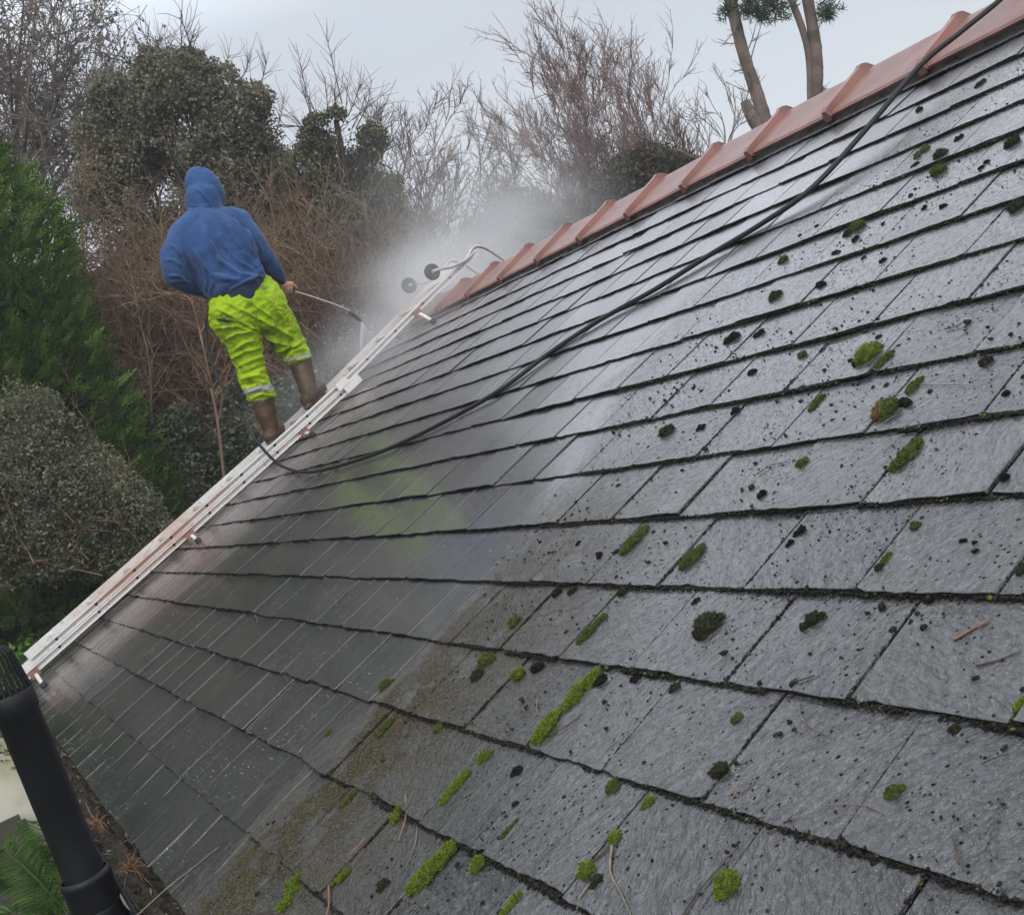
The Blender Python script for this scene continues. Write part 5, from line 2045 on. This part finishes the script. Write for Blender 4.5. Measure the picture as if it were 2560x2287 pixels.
# --- tall sparse tree in the upper left corner
r_ = np.random.default_rng(301)
DT = 17.0
base = on_ground(at(60, 1000, DT))
root, org = plant('sparse_tree', base, 'tall thinly leaved tree against the sky in the upper left corner', 'tree')
li = []
for (a, b, c_) in [((60, 760), (40, 500), (20, 60)), ((60, 760), (110, 420), (150, 60)), ((40, 440), (95, 350), (190, 150)), ((20, 420), (-40, 250), (-60, -40)), ((70, 600), (150, 450), (235, 300)),
                   ((60, 700), (150, 600), (250, 480)), ((50, 500), (70, 250), (95, -60)), ((60, 640), (0, 520), (-80, 400)), ((100, 420), (170, 330), (215, 230)), ((70, 500), (40, 300), (60, -20))]:
    li.append(catmull([at(*a, DT), at(*b, DT + r_.normal(0, .4)), at(*c_, DT + r_.normal(0, .8))], 6))
li = np.array(li)
tr = catmull([base, at(70, 900, DT), at(60, 700, DT)], 6)[None]
c1, d1 = sprout(li, 260, .15, 1, .7, r_)
b1 = grow(c1, d1 + [0, 0, .1], r_.uniform(.7, 1.7, 260), 8, .14, (0, 0, .01), r_)
c2, d2 = sprout(b1, 1800, .2, 1, .7, r_)
b2 = grow(c2, d2, r_.uniform(.25, .7, 1800), 5, .16, (0, 0, -.01), r_)
c3, d3 = sprout(b2, 4600, .2, 1, .7, r_)
b3 = grow(c3, d3, r_.uniform(.08, .28, 4600), 3, .16, (0, 0, 0), r_)
add_stems(root, org, [(tr, .14, .08), (li, .05, .012), (b1, .012, .005), (b2, .0055, .003), (b3, .0035, .002)], 'bare_twig', 'trunk')
P_ = b3[:, 1:].reshape(-1, 3)
P_ = P_[(fbm(P_, 1.3, 8, 3) > .40) & (r_.random(len(P_)) < .85)] + 0
V, Fq = leaf_quads(P_, .058, r_, .3, .6)
add_leaves(root, org, V, Fq, 'sparse_leaf', r_)

# --- tall dense bare scrub behind the worker: arching brown stems beyond count
r_ = np.random.default_rng(401)
top_line = np.array([(120, 760), (230, 640), (330, 560), (450, 560), (600, 560), (720, 560), (850, 560), (980, 560), (1050, 620), (1120, 690), (1180, 760)])
org = on_ground(at(600, 900, 11.5))
n = 2700
px = r_.uniform(120, 1170, n)
ty = np.interp(px, top_line[:, 0], top_line[:, 1])
py = ty + (1250 - .25 * px - ty) * r_.random(n) ** .9 + 50
dd = r_.uniform(10.2, 13.2, n)
Bs = np.array([at(a, b, c_) for a, b, c_ in zip(px, py, dd)])
D = r_.normal(0, .38, (n, 3)) + [0, 0, 1]
S1 = grow(Bs - [0, 0, .4], D, r_.uniform(.5, 1.5, n), 8, .16, (0, 0, -.05), r_)
c1, d1 = sprout(S1, 13000, .15, 1, .75, r_)
S2 = grow(c1, d1, r_.uniform(.12, .55, 13000), 4, .20, (0, 0, -.04), r_)
c2, d2 = sprout(S2, 16000, .1, 1, .8, r_)
S3 = grow(c2, d2, r_.uniform(.06, .22, 16000), 2, .2, (0, 0, 0), r_)
V, Fq = stems_mesh([(S1, r_.uniform(.004, .009, n), .003), (S2, .0038, .0018), (S3, .0026, .0013)])
thk = mesh_obj('scrub', V - org, Fq, MAT['bramble'])
thk.location = tuple(org)
tag(thk, 'dense brown leafless scrub filling the bank behind the worker', 'scrub', kind='stuff')
# withered leaves still hanging in the scrub, and a darker mass of old growth behind it
n = 42000
px = r_.uniform(110, 1180, n)
ty = np.interp(px, top_line[:, 0], top_line[:, 1])
py = ty + (1260 - .25 * px - ty) * r_.random(n)
dd = r_.uniform(10.6, 13.6, n)
dirs = np.stack([(px - CX) / F, (py - CY) / F, np.ones(n)], 1) @ RC
P_ = W(CAM + unit(dirs) * dd[:, None])
k = fbm(P_, 1.4, 17, 3)
P_ = P_[k > .40]
V, Fq = leaf_quads(P_, .050, r_, .2, .6)
lf = mesh_obj('scrub_leaves', V - org, Fq, MAT['dead_leaf'], thk, attrs={'rnd': ('FLOAT', 'FACE', r_.random(len(Fq)))})
lf['kind'] = 'stuff'
n = 15000
px = r_.uniform(90, 1150, n)
ty = np.interp(px, top_line[:, 0], top_line[:, 1]) + 60
py = ty + (1300 - .25 * px - ty) * r_.random(n)
dirs = np.stack([(px - CX) / F, (py - CY) / F, np.ones(n)], 1) @ RC
P_ = W(CAM + unit(dirs) * r_.uniform(13.6, 14.8, n)[:, None])
V, Fq = leaf_quads(P_, .17, r_, .2, .8)
lf = mesh_obj('old_growth', V - org, Fq, MAT['ivy'], thk, attrs={'rnd': ('FLOAT', 'FACE', r_.random(len(Fq)) * .5)})
lf['kind'] = 'stuff'

# --- grey green undergrowth at the foot of the bank
r_ = np.random.default_rng(402)
bl = pxb([(520, 1090, 90), (600, 1020, 80), (450, 1180, 80), (640, 1090, 70), (560, 1150, 80), (700, 1000, 60), (480, 1250, 70), (760, 950, 50), (400, 1290, 60), (330, 1400, 70), (230, 1480, 70), (120, 1560, 70), (430, 1060, 60)], 10.0)
P_ = crown_pts(bl, 22000, r_, .3, 3.0, .40, 9)
V, Fq = leaf_quads(P_, .040, r_, .6, .7)
org = on_ground(bl[0][0])
ug = mesh_obj('undergrowth', V - org, Fq, MAT['ground_ivy'], attrs={'rnd': ('FLOAT', 'FACE', r_.random(len(Fq)))})
ug.location = tuple(org)
tag(ug, 'grey green trailing undergrowth at the foot of the bank', 'undergrowth', kind='stuff')

# --- single stems one can tell apart
r_ = np.random.default_rng(403)
for pts, d, rad, lab in (
        ([(560, 1190), (545, 1060), (530, 980), (515, 900), (480, 760), (440, 730)], 9.6, .017, 'slim brown sapling standing just left of the worker\'s legs'),
        ([(380, 1060), (378, 1000), (372, 900), (350, 800), (330, 700)], 9.8, .010, 'thin leaning sapling left of the trailing hose'),
        ([(240, 900), (215, 700), (205, 560), (215, 430)], 10.4, .012, 'thin upright sapling between the conifer and the scrub'),
        ([(540, 985), (590, 940), (640, 880)], 9.9, .008, 'low branching stem crossing behind the worker\'s left knee')):
    P_ = np.array([at(x, y, d) for x, y in pts])
    root, org = plant('sapling', P_[0], lab, 'sapling', 'bare saplings by the bank')
    C_ = catmull(P_, 6)[None]
    c1, d1 = sprout(C_, 26, .2, 1, .8, r_)
    b1 = grow(c1, d1, r_.uniform(.15, .6, 26), 6, .14, (0, 0, .05), r_)
    c2, d2 = sprout(b1, 90, .2, 1, .8, r_)
    b2 = grow(c2, d2, r_.uniform(.06, .2, 90), 3, .14, (0, 0, .03), r_)
    add_stems(root, org, [(C_, rad, rad * .4), (b1, rad * .35, .002), (b2, .002, .0012)], 'bramble', 'stem', 5)

# --- bare shrubs against the sky between the scrub and the bare tree
r_ = np.random.default_rng(404)


def bare_tree(name, lab, stems, d, n1, n2, n3, l1, l2, l3, rad, mat, seed, group=None, cat='tree', spread=.5, ang=.55):
    r_ = np.random.default_rng(seed)
    st = []
    for pts in stems:
        dz = r_.normal(0, spread)
        st.append(catmull([at(x, y, d + dz * i / (len(pts) - 1)) for i, (x, y) in enumerate(pts)], 6))
    k = min(len(s) for s in st)
    st = np.array([s[np.linspace(0, len(s) - 1, k).astype(int)] for s in st])
    base = on_ground(st[:, 0].mean(0))
    root, org = plant(name, base, lab, cat, group)
    low = np.array([catmull([base + r_.normal(0, .15, 3) * [1, 1, 0], (base + s[0]) / 2 + r_.normal(0, .1, 3), s[0]], 4) for s in st])
    c1, d1 = sprout(st, n1, .15, 1, ang, r_)
    b1 = grow(c1, d1 + [0, 0, .15], r_.uniform(*l1, n1), 7, .10, (0, 0, .05), r_)
    c2, d2 = sprout(b1, n2, .15, 1, ang, r_)
    b2 = grow(c2, d2, r_.uniform(*l2, n2), 5, .12, (0, 0, .04), r_)
    c3, d3 = sprout(b2, n3, .15, 1, ang, r_)
    b3 = grow(c3, d3, r_.uniform(*l3, n3), 3, .14, (0, 0, .03), r_)
    add_stems(root, org, [(low, rad * 1.3, rad), (st, rad, rad * .35)], mat, 'trunk', 6)
    add_stems(root, org, [(b1, rad * .38, .004), (b2, .0042, .0026), (b3, .003, .0017)], mat, 'twigs')
    return root


bare_tree('bare_shrub', 'bare thorny shrub with a hooked top twig, right of the small ivy tree', [
    [(1010, 700), (985, 560), (1000, 420), (1050, 380)], [(1020, 700), (1040, 540), (1075, 400), (1130, 285)], [(1000, 700), (1000, 520), (1090, 430), (1150, 350)],
    [(1000, 690), (960, 500), (955, 330)], [(1030, 700), (1060, 560), (1100, 420)], [(990, 560), (1020, 380), (1060, 330)], [(1010, 700), (1080, 560), (1130, 470)]],
    13.4, 70, 520, 1300, (.2, .55), (.1, .32), (.05, .16), .012, 'bare_twig', 501, 'bare shrubs against the sky', 'shrub')
bare_tree('bare_shrub', 'fine upright bare shrub just left of the leaning bare tree', [
    [(1130, 760), (1150, 600), (1195, 420), (1228, 290)], [(1130, 760), (1170, 600), (1200, 470), (1196, 320)], [(1140, 760), (1210, 600), (1250, 480)], [(1120, 760), (1120, 600), (1140, 430)],
    [(1160, 740), (1230, 620), (1290, 470)], [(1100, 760), (1090, 620), (1075, 520)], [(1150, 760), (1240, 640), (1240, 400)], [(1180, 740), (1290, 620), (1270, 330)]],
    14.0, 110, 800, 2200, (.2, .6), (.1, .32), (.05, .16), .011, 'bare_twig', 502, 'bare shrubs against the sky', 'shrub')
stems = []
rs = np.random.default_rng(77)
tips = [(1330, 175), (1355, 150), (1372, 110), (1420, 85), (1455, 120), (1475, 110), (1500, 125), (1545, 80), (1565, 115), (1590, 190), (1610, 215), (1660, 195), (1690, 300), (1320, 240), (1310, 300), (1290, 340), (1280, 400),
        (1400, 150), (1440, 180), (1520, 170), (1560, 200), (1480, 210), (1360, 230), (1390, 280), (1270, 470), (1350, 330), (1430, 270), (1700, 340), (1640, 260), (1300, 520), (1410, 90), (1530, 95)]
for i, (tx, ty) in enumerate(tips):
    ty += 45
    bx = 1390 + (tx - 1280) * .66 + rs.normal(0, 40)
    by = 690 - (bx - 1400) * .52
    mxp = bx * .52 + tx * .48 + 34 + rs.normal(0, 26)
    myp = by * .5 + ty * .5 + 10
    stems.append([(bx, by), (bx * .75 + tx * .25 + 26, by * .75 + ty * .25), (mxp, myp), (tx, ty)])
bare_tree('bare_tree', 'leaning leafless tree with a fan of fine reddish twigs above the ridge', stems, 14.6, 420, 3600, 9500, (.22, .75), (.12, .42), (.05, .2), .0095, 'red_twig', 503, spread=.9, ang=.5)
bare_tree('bare_shrub', 'single dark twig with fine shoots rising behind the ridge by the broken stump', [
    [(1815, 400), (1822, 350), (1838, 315), (1850, 287)], [(1810, 400), (1812, 330), (1800, 280)], [(1822, 380), (1836, 300), (1838, 245)], [(1750, 440), (1742, 360), (1748, 310)], [(1770, 440), (1775, 380), (1730, 300)]],
    12.6, 14, 50, 90, (.2, .5), (.1, .3), (.05, .15), .011, 'bare_twig', 504, 'bare shrubs against the sky', 'shrub', spread=.2)

# --- damp winter air: far growth loses its contrast
mb = MB()
mb.box((-34, -24, -4.2), (6, 34, 15))
t = NT('damp air')
t.t.nodes.remove(t.b)
vol = t.n('VolumePrincipled')
t.t.links.new(vol.outputs[0], t.out.inputs['Volume'])
vol.inputs['Color'].default_value = (.90, .92, .96, 1)
vol.inputs['Density'].default_value = .0026
MAT['haze'] = t.m
hz = mb.build('haze', MAT['haze'])
tag(hz, 'thin damp haze', 'haze', kind='stuff')

# --- lopped pines behind the ridge
r_ = np.random.default_rng(601)
DP = 13.2


def px_trunk(pts, d, seed):
    """tapered trunk: (px, py, half width px); slightly knobbly"""
    P_ = catmull([at(x, y, d) for x, y, w in pts], 8)
    R_ = catmull([[w / F * d, 0, 0] for x, y, w in pts], 8)[:, 0]
    r2 = np.random.default_rng(seed)
    m_ = MB()
    m_.tube(P_, R_ * (1 + r2.normal(0, .035, len(R_))), 14)
    return m_, P_


def pine(lab, trunk, others, tufts, twigs, d, seed):
    r_ = np.random.default_rng(seed)
    foot = at(*trunk[0][:2], d)
    base = on_ground(foot)
    root, org = plant('pine_tree', base, lab, 'tree', 'lopped pines behind the ridge')
    m_, P_ = px_trunk(trunk, d, seed)
    m_.tube(catmull([base, base * .5 + foot * .5, foot + (P_[1] - P_[0]) * .6], 6), np.linspace(trunk[0][2] * 1.25, trunk[0][2], 13) / F * d, 14)
    m_.build('trunk', MAT['bark'], root, True, origin=org)
    for t in others:
        m_, _ = px_trunk(t, d, seed + 1)
        m_.build('limb', MAT['bark'], root, True, origin=org)
    ch = []
    for a, b in twigs:
        A_, B_ = at(*a, d), at(*b, d + r_.normal(0, .15))
        ch.append(catmull([A_, (A_ + B_) / 2 + r_.normal(0, .03, 3), B_], 5))
    ch = np.array(ch)
    c1, d1 = sprout(ch, len(ch) * 3, .3, 1, .6, r_)
    s1 = grow(c1, d1, r_.uniform(.05, .25, len(c1)), 3, .12, (0, 0, 0), r_)
    add_stems(root, org, [(ch, .009, .003), (s1, .004, .002)], 'bare_twig', 'twigs', 4)
    if tufts:
        Ps, Ds = [], []
        for x, y, rp, k in tufts:
            c_ = at(x, y, d)
            rr = rp / F * d
            for _ in range(k):
                p = c_ + r_.normal(0, 1, 3) * rr * .5
                for _ in range(16):
                    q_ = unit(r_.normal(0, 1, 3) + unit(p - c_ + 1e-6) * .5)
                    Ps.append(p + q_ * .05)
                    Ds.append(q_)
        V, Fq = leaf_quads(np.array(Ps), .13, r_, .2, .10, D=np.array(Ds))
        add_leaves(root, org, V, Fq, 'needles', r_)


pine('left leaning pine trunk with a broken stump at its foot', [(1925, 340, 17), (1894, 240, 15), (1856, 125, 13.5), (1824, -10, 14), (1806, -90, 14), (1790, -220, 12), (1776, -380, 8), (1768, -500, 4)],
     [[(1918, 350, 18), (1893, 312, 17), (1872, 276, 14), (1861, 252, 10)]],
     [(1850, 10, 30, 16), (1890, 12, 34, 22), (1925, 18, 28, 16), (1960, 4, 24, 10), (1815, 30, 16, 6), (1900, 35, 16, 6), (1740, -240, 80, 50), (1850, -300, 80, 50), (1770, -400, 90, 60), (1780, -500, 60, 40), (1860, -180, 50, 26)],
     [((1838, 40), (1800, 18)), ((1845, 60), (1830, 90)), ((1856, 110), (1806, 112)), ((1858, 150), (1890, 60)), ((1874, 160), (1905, 58)), ((1868, 170), (1826, 172)), ((1880, 232), (1816, 206)), ((1878, 200), (1850, 185)), ((1840, 14), (1960, 12)), ((1890, 240), (1900, 190))], DP, 611)
pine('thick upright pine trunk with a thinner curved limb beside it', [(2036, 270, 10), (2042, 210, 14), (2040, 130, 14), (2030, 60, 13), (2014, -30, 13), (2004, -100, 13), (1990, -240, 11), (1978, -400, 8), (1970, -540, 4)],
     [[(2028, 275, 9), (2023, 150, 8), (2008, 80, 8), (1986, 20, 8), (1972, -20, 8), (1956, -80, 8)]],
     [(2066, 20, 20, 8), (2082, 26, 16, 7), (2060, 40, 12, 4), (1956, 26, 10, 4), (2046, 222, 8, 3), (1930, -260, 70, 40), (2060, -300, 80, 50), (1990, -420, 90, 60), (1970, -540, 60, 40)],
     [((2036, 60), (2092, 16)), ((2030, 30), (2070, 40)), ((2044, 210), (2062, 228)), ((1985, 12), (1940, 16)), ((2030, 80), (2050, 60))], DP + .4, 612)

# --- tree fern below the vent pipe
r_ = np.random.default_rng(701)
DF = 5.6
root_pt = at(210, 2330, DF)
base = np.array([root_pt[0], root_pt[1], -2.4])
root, org = plant('tree_fern', base, 'green feathery tree fern below the vent pipe', 'fern')
m_ = MB()
m_.tube([base, base * .5 + root_pt * .5, root_pt], [.075, .06, .05], 10)
m_.build('trunk', MAT['bark_dark'], root, True, origin=org)
fr = [[(205, 2320), (150, 2215), (95, 2150), (20, 2085)], [(210, 2320), (165, 2170), (125, 2090), (48, 2050)], [(190, 2325), (110, 2250), (40, 2200), (-40, 2180)], [(215, 2320), (210, 2200), (185, 2110), (130, 2060)],
      [(200, 2330), (120, 2300), (40, 2280), (-30, 2290)], [(230, 2330), (260, 2260), (250, 2190), (220, 2140)], [(200, 2330), (130, 2360), (60, 2400), (0, 2460)], [(220, 2330), (300, 2350), (360, 2400), (400, 2470)], [(205, 2320), (90, 2195), (10, 2130), (-60, 2120)]]
for f_ in fr:
    C_ = catmull([at(x, y, DF + i * r_.uniform(-.07, .07)) for i, (x, y) in enumerate(f_)], 10)
    T_ = unit(np.gradient(C_, axis=0))
    m_ = MB()
    m_.tube(C_, np.linspace(.006, .0015, len(C_)), 5)
    Lf = []
    tv = np.linspace(.14, .99, 44)
    for sgn in (-1, 1):
        for t in tv:
            x_ = t * (len(C_) - 1)
            k = min(int(x_), len(C_) - 2)
            p = C_[k] + (C_[k + 1] - C_[k]) * (x_ - k)
            tt = T_[k]
            sd2 = unit(np.cross(tt, np.array([.25, 0, 1.0]) + r_.normal(0, .08, 3)))
            ln = .115 * math.sin(math.pi * min(.98, .16 + .84 * t)) ** .7 + .01
            d_ = unit(sd2 * sgn + tt * .75 + np.array([0, 0, -.12]))
            w_ = np.cross(d_, np.array([0, 0, 1.0])) * .0075
            q_ = p + d_ * ln + np.array([0, 0, -.012])
            md = p + d_ * ln * .5
            Lf.append((p, md + w_, q_, md - w_))
    for qd in Lf:
        m_.add(qd, [(0, 1, 2, 3)], 1)
    ob = m_.build('frond', MAT['fern'], root, origin=org, mats=[MAT['fern']])
    a = ob.data.attributes.new('rnd', 'FLOAT', 'FACE')
    a.data.foreach_set('value', (.35 + .6 * r_.random(len(ob.data.polygons)) * r_.uniform(.5, 1.0)).astype(np.float32))
